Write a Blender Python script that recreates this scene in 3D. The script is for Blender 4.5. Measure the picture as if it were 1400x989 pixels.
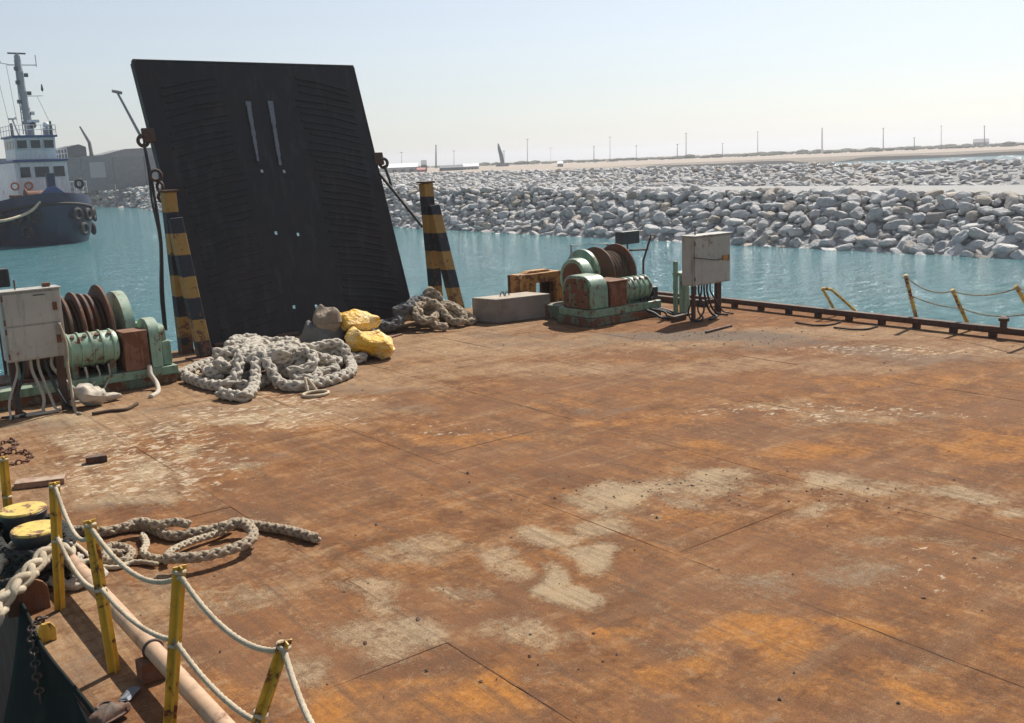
import bpy, bmesh, math, random
import numpy as np
from mathutils import Vector, Matrix, noise as mnoise
random.seed(7); RNG = np.random.RandomState(7)
for o in list(bpy.data.objects): bpy.data.objects.remove(o)
SC = bpy.context.scene; COL = SC.collection

# ------------------------------------------------------------------ camera
F, CX, CY, HC = 1350., 700., 494.5, 3.4
ROLL = math.atan(.04); YAW = math.radians(37.5)
PITCH = math.atan(272.5*math.cos(ROLL)/F)
fw = np.array([math.sin(YAW)*math.cos(PITCH), math.cos(YAW)*math.cos(PITCH), -math.sin(PITCH)])
r0 = np.array([math.cos(YAW), -math.sin(YAW), 0]); u0 = np.cross(r0, fw)
RV = r0*math.cos(ROLL)-u0*math.sin(ROLL); UV = u0*math.cos(ROLL)+r0*math.sin(ROLL)
CAMO = np.array([0, 0, HC])
cd = bpy.data.cameras.new('camera'); cam = bpy.data.objects.new('camera', cd); COL.objects.link(cam)
cd.sensor_width = 36; cd.lens = 36*F/1400; cd.clip_start = .05; cd.clip_end = 8000
m = Matrix.Identity(4)
for i in range(3):
    m[i][0] = RV[i]; m[i][1] = UV[i]; m[i][2] = -fw[i]; m[i][3] = CAMO[i]
cam.matrix_world = m; SC.camera = cam
def ray(px, py): return RV*(px-CX)/F - UV*(py-CY)/F + fw
def at(px, py, z=0.):
    d = ray(px, py); return CAMO+d*((z-HC)/d[2])
def aty(px, py, y):
    d = ray(px, py); return CAMO+d*(y/d[1])
def atx(px, py, x):
    d = ray(px, py); return CAMO+d*(x/d[0])
def atd(px, py, dist):
    d = ray(px, py); return CAMO+d*(dist/math.hypot(d[0], d[1]))

# ------------------------------------------------------------------ light
SUN_AZ, SUN_EL = math.radians(68), math.radians(49)
W = bpy.data.worlds.new('World'); SC.world = W; W.use_nodes = True
wn = W.node_tree.nodes; wl = W.node_tree.links
sky = wn.new('ShaderNodeTexSky'); sky.sky_type = 'NISHITA'; sky.sun_disc = False
sky.sun_elevation = SUN_EL; sky.sun_rotation = SUN_AZ
sky.air_density = 1.0; sky.dust_density = .9; sky.ozone_density = 3.; sky.altitude = 10
wn['Background'].inputs['Strength'].default_value = .085
hsv = wn.new('ShaderNodeHueSaturation'); hsv.inputs['Saturation'].default_value = .55; hsv.inputs['Value'].default_value = 1.0   # dusty, washed-out air
wl.new(sky.outputs[0], hsv.inputs['Color']); wl.new(hsv.outputs[0], wn['Background'].inputs['Color'])
ld = bpy.data.lights.new('sun', 'SUN'); ld.energy = 5.0; ld.angle = math.radians(.53); ld.color = (1, .955, .88)
sun = bpy.data.objects.new('sun', ld); COL.objects.link(sun); sun.location = (30, 10, 40)
sd = Vector((math.sin(SUN_AZ)*math.cos(SUN_EL), math.cos(SUN_AZ)*math.cos(SUN_EL), math.sin(SUN_EL)))
sun.rotation_euler = sd.to_track_quat('Z', 'Y').to_euler()
SC.view_settings.view_transform = 'Standard'; SC.view_settings.look = 'None'
SC.view_settings.exposure = 0.42; SC.view_settings.gamma = 1
try: SC.cycles.volume_bounces = 0; SC.cycles.max_bounces = 8
except Exception: pass

# ------------------------------------------------------------------ node helpers
class NT:
    def __init__(s, name):
        s.m = bpy.data.materials.new(name); s.m.use_nodes = True
        s.t = s.m.node_tree; s.b = s.t.nodes['Principled BSDF']; s.out = s.t.nodes['Material Output']
    def n(s, typ, **kw):
        x = s.t.nodes.new(typ)
        for k, v in kw.items(): setattr(x, k, v)
        return x
    def l(s, a, b): s.t.links.new(a, b)
    def put(s, sock, v):
        if hasattr(v, 'links'): s.l(v, sock)
        else: sock.default_value = v
    def pos(s): return s.n('ShaderNodeNewGeometry').outputs['Position']
    def obj(s): return s.n('ShaderNodeTexCoord').outputs['Object']
    def mp(s, vec, scale=(1, 1, 1), rot=(0, 0, 0), loc=(0, 0, 0)):
        x = s.n('ShaderNodeMapping'); s.l(vec, x.inputs['Vector'])
        s.put(x.inputs['Scale'], scale); s.put(x.inputs['Rotation'], rot); s.put(x.inputs['Location'], loc)
        return x.outputs[0]
    def noise(s, vec, scale, detail=6, rough=.6, dist=0., out='Fac'):
        x = s.n('ShaderNodeTexNoise'); s.l(vec, x.inputs['Vector'])
        x.inputs['Scale'].default_value = scale; x.inputs['Detail'].default_value = detail
        x.inputs['Roughness'].default_value = rough; x.inputs['Distortion'].default_value = dist
        return x.outputs[out]
    def voro(s, vec, scale, feature='F1', out='Distance'):
        x = s.n('ShaderNodeTexVoronoi', feature=feature); s.l(vec, x.inputs['Vector']); x.inputs['Scale'].default_value = scale
        return x.outputs[out]
    def ramp(s, fac, stops):
        x = s.n('ShaderNodeValToRGB'); s.l(fac, x.inputs[0]); e = x.color_ramp.elements
        while len(e) < len(stops): e.new(.5)
        for i, (p, c) in enumerate(stops):
            e[i].position = p; e[i].color = (c, c, c, 1) if isinstance(c, (int, float)) else (*c, 1)
        return x.outputs[0]
    def mix(s, fac, a, b, mode='MIX'):
        x = s.n('ShaderNodeMix', data_type='RGBA', blend_type=mode)
        s.put(x.inputs[0], fac)
        for k, v in ((6, a), (7, b)):
            if hasattr(v, 'links'): s.l(v, x.inputs[k])
            else: x.inputs[k].default_value = (*v, 1)
        return x.outputs[2]
    def math(s, op, a, b=0., c=0.):
        x = s.n('ShaderNodeMath', operation=op)
        s.put(x.inputs[0], a); s.put(x.inputs[1], b); s.put(x.inputs[2], c)
        return x.outputs[0]
    def attr(s, name): return s.n('ShaderNodeAttribute', attribute_name=name).outputs['Fac']
    def sep(s, vec):
        x = s.n('ShaderNodeSeparateXYZ'); s.l(vec, x.inputs[0]); return x.outputs
    def bump(s, h, strength=.4, dist=.02, nrm=None):
        x = s.n('ShaderNodeBump'); s.l(h, x.inputs['Height']); x.inputs['Strength'].default_value = strength
        x.inputs['Distance'].default_value = dist
        if nrm is not None: s.l(nrm, x.inputs['Normal'])
        return x.outputs[0]
    def done(s, col=None, rough=None, nrm=None, metal=None, spec=None):
        if col is not None:
            if hasattr(col, 'links'): s.l(col, s.b.inputs['Base Color'])
            else: s.b.inputs['Base Color'].default_value = (*col, 1)
        if rough is not None: s.put(s.b.inputs['Roughness'], rough)
        if nrm is not None: s.l(nrm, s.b.inputs['Normal'])
        if metal is not None: s.put(s.b.inputs['Metallic'], metal)
        if spec is not None: s.b.inputs['Specular IOR Level'].default_value = spec
        return s.m

def painted(name, col, rust=.42, scale=5., rough=.5, streak=.5, rustcol=(.13, .05, .022), fade=None, dust=.25, grime=.6):
    t = NT(name); p = t.pos()
    a = t.noise(p, scale, 9, .68, .4); b = t.noise(p, scale*.28, 3, .5)
    st = t.noise(t.mp(p, (scale*2.2, scale*2.2, scale*.18)), 1, 5, .6)
    k = t.math('ADD', t.math('MULTIPLY', a, .75), t.math('MULTIPLY', b, .25))
    k = t.math('ADD', k, t.math('MULTIPLY', t.math('SUBTRACT', st, .5), streak*.5))
    th = .5+(.5-rust)*.45
    mask = t.ramp(k, [(th-.012, 0.), (th+.025, 1.)])
    halo = t.ramp(k, [(th-.09, 0.), (th+.02, 1.)])
    c2 = fade or tuple(min(1, c*1.25+.03) for c in col)
    base = t.mix(t.noise(p, scale*.6, 6, .6), tuple(c*.75 for c in col), c2)
    base = t.mix(t.math('MULTIPLY', halo, .55), base, tuple((c*.4+r*.9) for c, r in zip(col, rustcol)))
    rc = t.mix(t.noise(p, scale*9, 4, .7), tuple(c*.45 for c in rustcol), tuple(min(1, c*1.9) for c in rustcol))
    c = t.mix(mask, base, rc)
    c = t.mix(t.ramp(t.noise(t.mp(p, (9, 9, 1.1)), 1, 6, .65), [(.52, 0.), (.72, grime)]), c, tuple(q*.28 for q in col))
    up = t.sep(t.n('ShaderNodeNewGeometry').outputs['Normal'])[2]
    df = t.math('MULTIPLY', t.ramp(up, [(.35, 0.), (.95, 1.)]), t.ramp(t.noise(p, 7, 5, .6), [(.3, 0.), (.75, 1.)]))
    c = t.mix(t.math('MULTIPLY', df, dust), c, (.42, .33, .24))
    h = t.math('SUBTRACT', t.math('MULTIPLY', t.noise(p, scale*14, 5, .7), .35), t.math('MULTIPLY', mask, .5))
    return t.done(c, t.math('ADD', t.math('MULTIPLY', mask, .9-rough), rough), t.bump(h, .45, .008))

M = {}
# painted steels
M['green'] = painted('green_paint', (.17, .29, .20), .36, 8, .45, .6, dust=.6, grime=.75)
M['green_pale'] = painted('pale_green_paint', (.25, .39, .28), .33, 8, .45, .6, dust=.6, grime=.75)
M['green_dark'] = painted('dark_green_paint', (.09, .15, .10), .52, 5, .6, .4)
M['grey'] = painted('grey_cabinet_paint', (.37, .355, .305), .22, 3.2, .45, .9, dust=.15)
M['yellow'] = painted('yellow_paint', (.58, .33, .018), .33, 9, .5, .3)
M['yellow_pale'] = painted('chipped_yellow_paint', (.62, .44, .08), .42, 9, .6, .2)
M['rust'] = painted('rusty_steel', (.13, .062, .036), .6, 6, .8, .3)
M['sandy'] = painted('sand_covered_bar', (.30, .17, .10), .5, 6, .85, .3, dust=1.)
M['rust_dark'] = painted('dark_rusty_steel', (.055, .035, .026), .5, 6, .8, .3, (.08, .035, .02))
M['rust_drum'] = painted('brown_drum_rust', (.085, .045, .03), .5, 6, .8, .3)
M['rust_box'] = painted('brown_rusted_cover', (.20, .085, .045), .55, 5, .8, .8)
M['ochre'] = painted('ochre_rusted_paint', (.40, .19, .03), .40, 4, .7, .5)
M['black'] = painted('black_paint', (.018, .018, .02), .2, 6, .5, .3, (.06, .04, .03))
M['cream'] = painted('cream_pipe_paint', (.46, .29, .17), .28, 5, .5, .2)
M['white_p'] = painted('white_ship_paint', (.62, .65, .67), .15, 1.2, .45, .6, (.3, .2, .13))
M['navy'] = painted('navy_hull_paint', (.003, .016, .055), .22, .9, .45, .7, (.05, .035, .03), dust=.1)
M['blue'] = painted('blue_trim_paint', (.03, .075, .22), .2, 2, .45, .4)
M['orange'] = painted('orange_gear', (.5, .13, .03), .25, 3, .5, .3)
def simple(name, col, rough=.7, var=.3, scale=8, bump=.3, bd=.01, metal=0.):
    t = NT(name); p = t.pos(); nz = t.noise(p, scale, 7, .65)
    c = t.mix(nz, tuple(c*(1-var) for c in col), tuple(min(1, c*(1+var)) for c in col))
    return t.done(c, rough, t.bump(t.noise(p, scale*6, 6, .7), bump, bd), metal)
M['rubber'] = simple('rubber', (.018, .018, .018), .75)
M['glass'] = simple('dark_window_glass', (.03, .045, .055), .08, .2, 2, 0.02)
M['cable'] = simple('black_cable', (.03, .03, .03), .6)
M['cable_pale'] = simple('pale_cable', (.38, .34, .28), .7)
M['wire'] = simple('greasy_wire', (.04, .035, .03), .6)
M['lamp'] = simple('galvanised_steel', (.3, .31, .32), .45, .2, 4)
M['cloth'] = simple('dirty_cloth', (.45, .39, .31), .9, .35, 10)
M['cloth_grey'] = simple('grey_sack_cloth', (.12, .115, .11), .9, .35, 10)
M['steelbare'] = simple('worn_bare_steel', (.16, .17, .19), .5, .5, 14, .5, .01, .3)

def concrete():
    t = NT('weathered_concrete'); p = t.pos()
    c = t.mix(t.noise(p, 3, 8, .65), (.20, .17, .14), (.36, .32, .28))
    c = t.mix(t.ramp(t.noise(p, 1.3, 5, .6), [(.5, 0.), (.7, .7)]), c, (.13, .10, .085))
    up = t.sep(t.n('ShaderNodeNewGeometry').outputs['Normal'])[2]
    c = t.mix(t.math('MULTIPLY', t.ramp(up, [(.5, 0.), (.95, .8)]), t.ramp(t.noise(p, 4, 6, .6), [(.3, .3), (.6, 1.)])), c, (.46, .38, .28))
    pit = t.voro(p, 34); c = t.mix(t.ramp(pit, [(.08, .6), (.2, 0.)]), c, (.07, .06, .05))
    return t.done(c, .9, t.bump(t.noise(p, 30, 8, .7), .7, .015))
M['concrete'] = concrete()

def ropemat(name, a, b, dark=(.12, .10, .08)):
    t = NT(name); p = t.pos()
    c = t.mix(t.noise(p, 14, 6, .65), a, b)
    c = t.mix(t.ramp(t.noise(p, 3.2, 4, .6), [(.5, 0.), (.72, .65)]), c, dark)
    fib = t.noise(p, 220, 3, .7)
    c = t.mix(t.ramp(fib, [(.35, .45), (.6, 0.)]), c, dark)
    return t.done(c, .95, t.bump(t.math('ADD', fib, t.noise(p, 60, 4, .6)), .7, .012), spec=.15)
M['rope'] = ropemat('weathered_rope', (.45, .395, .32), (.72, .65, .54))
M['rope_tan'] = ropemat('tan_rope', (.36, .27, .18), (.58, .48, .35))
M['rope_white'] = ropemat('white_rope', (.48, .39, .27), (.74, .64, .48), (.26, .19, .12))
M['rope_dark'] = ropemat('dark_rope', (.035, .035, .034), (.10, .095, .085), (.02, .02, .02))
M['rope_brown'] = ropemat('brown_wire_rope', (.075, .05, .036), (.16, .105, .07), (.04, .028, .02))

def sackmat():
    t = NT('yellow_woven_sack'); p = t.pos()
    c = t.mix(t.noise(p, 4, 6, .6), (.60, .29, .01), (.84, .48, .03))
    c = t.mix(t.ramp(t.noise(p, 2.2, 7, .65), [(.47, 0.), (.62, .8)]), c, (.78, .66, .36))
    c = t.mix(t.ramp(t.noise(p, 7, 5, .6), [(.6, 0.), (.75, .7)]), c, (.2, .13, .06))
    return t.done(c, .55, t.bump(t.math('ADD', t.voro(t.mp(p, (1, 1, 1.6)), 8., 'DISTANCE_TO_EDGE'), t.noise(p, 16, 6, .6)), .9, .05))
M['sack'] = sackmat(); M['cloth_brown'] = simple('brown_sack_cloth', (.22, .17, .12), .9, .4, 9)

def stripes():
    t = NT('yellow_black_hazard_paint'); p = t.pos(); z = t.sep(p)[2]
    zz = t.math('ADD', z, t.math('MULTIPLY', t.math('SUBTRACT', t.noise(p, 7, 4, .6), .5), .05))
    f = t.math('FRACT', t.math('MULTIPLY', t.math('SUBTRACT', 3.13, zz), 1/.80))
    s = t.ramp(f, [(.49, 0.), (.51, 1.)])
    c = t.mix(s, t.mix(t.noise(p, 6, 6, .6), (.22, .12, .03), (.40, .24, .055)), (.016, .018, .024))
    lowz = t.ramp(z, [(0., .13), (1., 0.)])
    k = t.math('ADD', t.noise(p, 8, 9, .7, .5), lowz)
    rm = t.ramp(k, [(.59, 0.), (.63, 1.)])
    c = t.mix(rm, c, t.mix(t.noise(p, 40, 4, .7), (.045, .022, .012), (.20, .085, .04)))
    return t.done(c, .65, t.bump(t.math('SUBTRACT', t.noise(p, 60, 5, .7), rm), .5, .008))
M['stripes'] = stripes()

def rampmat():
    t = NT('black_worn_ramp_steel'); p = t.pos()
    a = t.noise(p, 2.2, 8, .65); zz = t.sep(p)[2]
    c = t.mix(a, (.009, .0085, .009), (.026, .024, .025))
    st = t.noise(t.mp(p, (5, 5, .35)), 1, 6, .65)
    c = t.mix(t.ramp(st, [(.52, 0.), (.72, .55)]), c, (.055, .05, .05))
    c = t.mix(t.ramp(t.noise(p, 1.1, 6, .6), [(.5, 0.), (.72, .5)]), c, (.036, .022, .016))
    c = t.mix(t.ramp(t.noise(p, 24, 5, .7), [(.64, 0.), (.74, .45)]), c, (.11, .11, .115))
    return t.done(c, t.ramp(a, [(.3, .42), (.7, .62)]), t.bump(t.math('ADD', t.noise(p, 40, 5, .7), t.noise(p, 3, 4, .5)), .35, .02), spec=.35)
M['ramp'] = rampmat()

def tarpmat():
    t = NT('black_rubber_sheet'); p = t.pos()
    st = t.noise(t.mp(p, (9, 9, .8)), 1, 6, .65)
    c = t.mix(st, (.005, .007, .006), (.016, .021, .018))
    c = t.mix(t.ramp(t.noise(p, 3, 6, .6), [(.55, 0.), (.75, .5)]), c, (.03, .03, .024))
    return t.done(c, .9, t.bump(t.noise(p, 12, 6, .6), .4, .02), spec=.15)
M['tarp'] = tarpmat()

# ------------------------------------------------------------------ deck material: rust, sand, flaked coating
def deckmat():
    t = NT('rusted_sandy_deck_steel'); p = t.pos()
    pale = t.attr('pale'); org = t.attr('orange'); dust = t.attr('dust'); dark = t.attr('dark')
    n1 = t.noise(p, .5, 8, .62, .6); n2 = t.noise(p, 2.4, 9, .68, .3); n3 = t.noise(p, 15, 8, .72); n4 = t.noise(p, 75, 5, .75); n5 = t.noise(p, 1.1, 8, .66, .8)
    lng = t.noise(t.mp(p, (2.4, .28, 1)), 1.7, 8, .68, .3)     # drag marks along the barge
    lat = t.noise(t.mp(p, (.28, 2.4, 1)), 1.6, 8, .68, .3)
    def ctr(x, k): return t.math('MULTIPLY', t.math('SUBTRACT', x, .5), k)
    def acc(a, *bs):
        for b in bs: a = t.math('ADD', a, b)
        return a
    c = t.mix(t.ramp(acc(n2, ctr(n3, .5)), [(.36, 0.), (.64, 1.)]), (.11, .045, .018), (.28, .13, .05))
    c = t.mix(t.ramp(n1, [(.44, 0.), (.6, .7)]), c, (.185, .092, .048))
    c = t.mix(t.ramp(acc(n5, ctr(n3, .3)), [(.5, 0.), (.66, .7)]), c, t.mix(n3, (.14, .056, .024), (.31, .14, .05)))
    c = t.mix(t.ramp(lng, [(.48, 0.), (.64, .7)]), c, (.115, .056, .03))
    c = t.mix(t.ramp(lat, [(.52, 0.), (.72, .5)]), c, t.mix(n3, (.22, .13, .07), (.36, .225, .125)))
    # bright orange fresh rust
    ko = acc(t.math('MULTIPLY', org, .72), ctr(n2, 1.6), ctr(n3, 1.2), ctr(lng, .8))
    c = t.mix(t.ramp(ko, [(.14, 0.), (.92, .9)]), c, t.mix(n3, (.25, .092, .022), (.48, .205, .04)))
    # dark purple-brown scale
    kd = acc(dark, ctr(n2, 1.8), ctr(lng, .9), ctr(n3, .8))
    c = t.mix(t.ramp(kd, [(.25, 0.), (.85, .7)]), c, (.11, .056, .033))
    # wind-blown sand film
    ks = acc(t.math('MULTIPLY', dust, .8), ctr(n2, 1.4), ctr(n3, 1.2), ctr(lat, 1.1), ctr(n5, .8))
    c = t.mix(t.ramp(ks, [(.15, 0.), (.9, .85)]), c, t.mix(n3, (.235, .15, .085), (.40, .28, .165)))
    # old pale coating / caked sand patches
    fin = t.noise(t.mp(p, (7., .35, 1)), 2., 6, .7, .2); mot = t.noise(p, 5.5, 8, .7, .6)
    kp = acc(pale, ctr(n2, 1.6), ctr(n3, 1.9), ctr(n4, 1.1), ctr(lng, .9), ctr(fin, .7), ctr(mot, 1.0))
    c = t.mix(t.ramp(kp, [(.2, 0.), (1.2, .68)]), c, t.mix(n4, (.25, .19, .115), (.52, .42, .27)))
    c = t.mix(t.ramp(fin, [(.48, 0.), (.66, .6)]), c, (.105, .06, .036))
    c = t.mix(t.ramp(mot, [(.54, 0.), (.68, .5)]), c, (.12, .062, .036))
    c = t.mix(t.ramp(mot, [(.3, .4), (.42, 0.)]), c, (.33, .225, .135))
    gk = acc(t.attr('grime'), ctr(n2, 1.6), ctr(n3, 1.4), ctr(mot, 1.))
    c = t.mix(t.ramp(gk, [(.25, 0.), (.9, .75)]), c, t.mix(n3, (.07, .058, .05), (.16, .125, .10)))
    # small flaked spots of pale coating
    fl = t.noise(t.mp(p, (1.6, 2.6, 1)), 3.4, 9, .72, .5)
    fk = acc(fl, t.math('MULTIPLY', t.attr('flake'), .16))
    c = t.mix(t.ramp(fk, [(.68, 0.), (.735, .8)]), c, (.50, .40, .28))
    # grains and specks
    c = t.mix(t.ramp(n4, [(.3, .7), (.46, 0.)]), c, (.06, .033, .022))
    c = t.mix(t.ramp(n4, [(.57, 0.), (.72, .45)]), c, (.46, .34, .22))
    sp = t.voro(t.mp(p, (1, 1, 0)), 7.5); c = t.mix(t.ramp(sp, [(.035, .85), (.06, 0.)]), c, (.03, .018, .013))
    # weld seams between the plates: rust bleeding along some of them
    px_ = t.sep(p)[0]; sm = t.math('ABSOLUTE', t.math('SUBTRACT', t.math('FRACT', t.math('MULTIPLY', t.math('SUBTRACT', px_, 1.2-1.2), 1/2.4)), .5))
    sm = t.ramp(t.math('ADD', sm, ctr(n3, .012)), [(.0, .6), (.007, 0.)])
    c = t.mix(t.math('MULTIPLY', sm, t.ramp(n5, [(.42, .1), (.6, 1.)])), c, (.07, .04, .03))
    h = t.math('ADD', t.math('MULTIPLY', n3, .6), t.math('MULTIPLY', n4, .35))
    h = t.math('ADD', h, t.math('MULTIPLY', t.ramp(kp, [(.4, 0.), (.62, 1.)]), .25))
    nb = t.bump(h, .55, .014)
    nb = t.bump(n2, .5, .03, nb)
    return t.done(c, t.ramp(n2, [(.3, .8), (.7, .97)]), nb, spec=.07)
M['deck'] = deckmat()

def watermat():
    t = NT('teal_harbour_water'); p = t.pos()
    g = t.noise(p, .02, 3, .5)
    c = t.mix(t.ramp(g, [(.35, 0.), (.65, 1.)]), (.062, .185, .195), (.075, .195, .225))
    w1 = t.noise(t.mp(p, (1., 1.9, 1), (0, 0, .6)), .8, 6, .66, .6)
    w2 = t.noise(t.mp(p, (1., 1.5, 1), (0, 0, -.4)), 3.2, 4, .6)
    w3 = t.noise(t.mp(p, (1, 1.6, 1), (0, 0, .3)), .16, 3, .5)
    h = t.math('ADD', t.math('MULTIPLY', w1, .6), t.math('MULTIPLY', w2, .3)); h = t.math('ADD', h, t.math('MULTIPLY', w3, .8))
    t.b.inputs['IOR'].default_value = 1.33
    return t.done(c, .08, t.bump(h, .85, .6), spec=.42)
M['water'] = watermat()

def rockmat(name, mul=1.):
    t = NT(name); p = t.pos(); rnd = t.n('ShaderNodeObjectInfo').outputs['Random']
    isl = t.n('ShaderNodeNewGeometry').outputs['Random Per Island']
    r = t.math('FRACT', t.math('ADD', rnd, isl))
    cols = [(0., (.44, .435, .43)), (.3, (.58, .57, .555)), (.55, (.68, .665, .64)), (.8, (.53, .51, .485)), (.93, (.57, .48, .38)), (1., (.30, .28, .27))]
    c = t.ramp(r, [(q, tuple(x*mul for x in cc)) for q, cc in cols])
    c = t.mix(t.ramp(t.noise(p, 2.2, 8, .7), [(.35, .6), (.6, 0.)]), c, tuple(x*mul for x in (.31, .30, .295)))
    c = t.mix(t.ramp(t.noise(p, 6, 8, .7, 1.), [(.56, 0.), (.66, .45)]), c, tuple(x*mul for x in (.72, .70, .67)))
    return t.done(c, .92, t.bump(t.noise(p, 4, 10, .72), .9, .16), spec=.15)
M['rock'] = rockmat('limestone_boulder')
def groundmat(name, a, b, sc=.2, bump=.3):
    t = NT(name); p = t.pos(); n = t.noise(p, sc, 9, .65)
    c = t.mix(n, a, b); c = t.mix(t.ramp(t.noise(p, sc*9, 6, .7), [(.45, 0.), (.7, .4)]), c, tuple(x*.6 for x in a))
    return t.done(c, .95, t.bump(t.noise(p, sc*20, 6, .7), bump, .1), spec=.1)
M['sand'] = groundmat('pale_sand', (.30, .245, .195), (.43, .365, .30))
M['gravel'] = groundmat('crushed_rock_fill', (.27, .265, .255), (.44, .43, .41), 1.5)
M['corefill'] = groundmat('dark_core_rock', (.22, .215, .21), (.36, .35, .335), 1.5)
M['bank'] = groundmat('painted_shade_bank', (.06, .055, .05), (.11, .10, .09))  # shade under the sand edge, painted in as a dark tone
M['quay'] = groundmat('grey_quay_wall', (.20, .205, .21), (.28, .28, .28), .12)
M['bush'] = groundmat('dry_scrub', (.07, .075, .045), (.15, .14, .09), .3)
M['farwall'] = simple('pale_wall', (.42, .41, .40), .8, .2, .3)
M['farroof'] = simple('white_sheet_roof', (.75, .75, .74), .5, .1, .3)
M['fardark'] = simple('dark_sheds', (.12, .125, .13), .8, .3, .5)
M['farred'] = simple('red_container', (.35, .10, .08), .7, .3, .5)

# ------------------------------------------------------------------ mesh helpers
OFF = {}
def unit(v):
    v = np.asarray(v, float); n = np.linalg.norm(v); return v/n if n > 1e-9 else np.array([0, 0, 1.])
class MB:
    def __init__(s): s.v = []; s.f = []
    def add(s, vs, fs):
        k = len(s.v); s.v.extend([tuple(map(float, q)) for q in vs]); s.f.extend([tuple(i+k for i in q) for q in fs]); return s
    def box(s, x0, x1, y0, y1, z0, z1):
        return s.add([(x0, y0, z0), (x1, y0, z0), (x1, y1, z0), (x0, y1, z0), (x0, y0, z1), (x1, y0, z1), (x1, y1, z1), (x0, y1, z1)],
              [(0, 3, 2, 1), (4, 5, 6, 7), (0, 1, 5, 4), (1, 2, 6, 5), (2, 3, 7, 6), (3, 0, 4, 7)])
    def obox(s, c, ax, ay, az, hx, hy, hz):
        c = np.asarray(c, float); ax, ay, az = unit(ax)*hx, unit(ay)*hy, unit(az)*hz
        P = [c+sx*ax+sy*ay+sz*az for sz in (-1, 1) for sx, sy in ((-1, -1), (1, -1), (1, 1), (-1, 1))]
        return s.add(P, [(0, 3, 2, 1), (4, 5, 6, 7), (0, 1, 5, 4), (1, 2, 6, 5), (2, 3, 7, 6), (3, 0, 4, 7)])
    def beam(s, p0, p1, w, h, up=(0, 0, 1)):
        p0, p1 = np.asarray(p0, float), np.asarray(p1, float); d = unit(p1-p0)
        x = np.cross(d, up)
        if np.linalg.norm(x) < 1e-3: x = np.cross(d, (0, 1, 0))
        x = unit(x); z = np.cross(x, d)
        return s.obox((p0+p1)/2, x, d, z, w/2, np.linalg.norm(p1-p0)/2, h/2)
    def cyl(s, p0, p1, r0, r1=None, n=16):
        return s.tube([p0, p1], [r0, r0 if r1 is None else r1], n)
    def tube(s, pts, r, n=8, prof=None):
        P = np.asarray(pts, float); N = len(P)
        R = np.full(N, r, float) if np.isscalar(r) else np.asarray(r, float)
        T = np.gradient(P, axis=0); T /= np.maximum(np.linalg.norm(T, axis=1, keepdims=True), 1e-9)
        a = np.cross(T[0], (0, 0, 1.));
        if np.linalg.norm(a) < 1e-3: a = np.cross(T[0], (0, 1., 0))
        a = unit(a); th = np.linspace(0, 2*math.pi, n, endpoint=False); k = len(s.v); sacc = 0
        for i in range(N):
            a = unit(a-T[i]*np.dot(a, T[i])); b = np.cross(T[i], a)
            if i: sacc += np.linalg.norm(P[i]-P[i-1])
            rr = R[i]*(prof(th, sacc) if prof else np.ones(n))
            ring = P[i]+np.outer(rr*np.cos(th), a)+np.outer(rr*np.sin(th), b)
            s.v.extend(map(tuple, ring.tolist()))
        for i in range(N-1):
            q = k+i*n
            for j in range(n): s.f.append((q+j, q+(j+1) % n, q+n+(j+1) % n, q+n+j))
        s.f.append(tuple(range(k+n-1, k-1, -1))); s.f.append(tuple(range(k+(N-1)*n, k+N*n)))
        return s
    def rope(s, pts, R, lay=3.2, n=7, strands=6):
        P = np.asarray(pts, float); N = len(P)
        T = np.gradient(P, axis=0); T /= np.maximum(np.linalg.norm(T, axis=1, keepdims=True), 1e-9)
        a = np.cross(T[0], (0, 0, 1.))
        if np.linalg.norm(a) < 1e-3: a = np.cross(T[0], (0, 1., 0))
        a = unit(a); A = np.zeros((N, 3)); Bv = np.zeros((N, 3))
        for i in range(N):
            a = unit(a-T[i]*np.dot(a, T[i])); A[i] = a; Bv[i] = np.cross(T[i], a)
        S = np.concatenate([[0], np.cumsum(np.linalg.norm(np.diff(P, axis=0), axis=1))]); L = lay*2*R
        for k in range(strands):
            d = 1 if k % 2 == 0 else -1
            th = d*2*math.pi*S/L+2*math.pi*k/strands
            rad = R*((.52 if strands == 4 else .58)+d*.12*np.sin(strands*math.pi*S/L))
            s.tube(P+A*(rad*np.cos(th))[:, None]+Bv*(rad*np.sin(th))[:, None], R*(.47 if strands == 4 else .40), n)
        return s
    def lathe(s, prof, c, ax, n=24):           # prof: (radius, offset along axis)
        ax = unit(ax); c = np.asarray(c, float); a = np.cross(ax, (0, 0, 1.))
        if np.linalg.norm(a) < 1e-3: a = np.array([1., 0, 0])
        a = unit(a); b = np.cross(ax, a); k = len(s.v); m_ = len(prof)
        for r, h in prof:
            for j in range(n):
                t = 2*math.pi*j/n; s.v.append(tuple(c+ax*h+(a*math.cos(t)+b*math.sin(t))*r))
        for i in range(m_-1):
            for j in range(n): s.f.append((k+i*n+j, k+i*n+(j+1) % n, k+(i+1)*n+(j+1) % n, k+(i+1)*n+j))
        s.f.append(tuple(k+j for j in range(n-1, -1, -1))); s.f.append(tuple(k+(m_-1)*n+j for j in range(n)))
        return s
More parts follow.
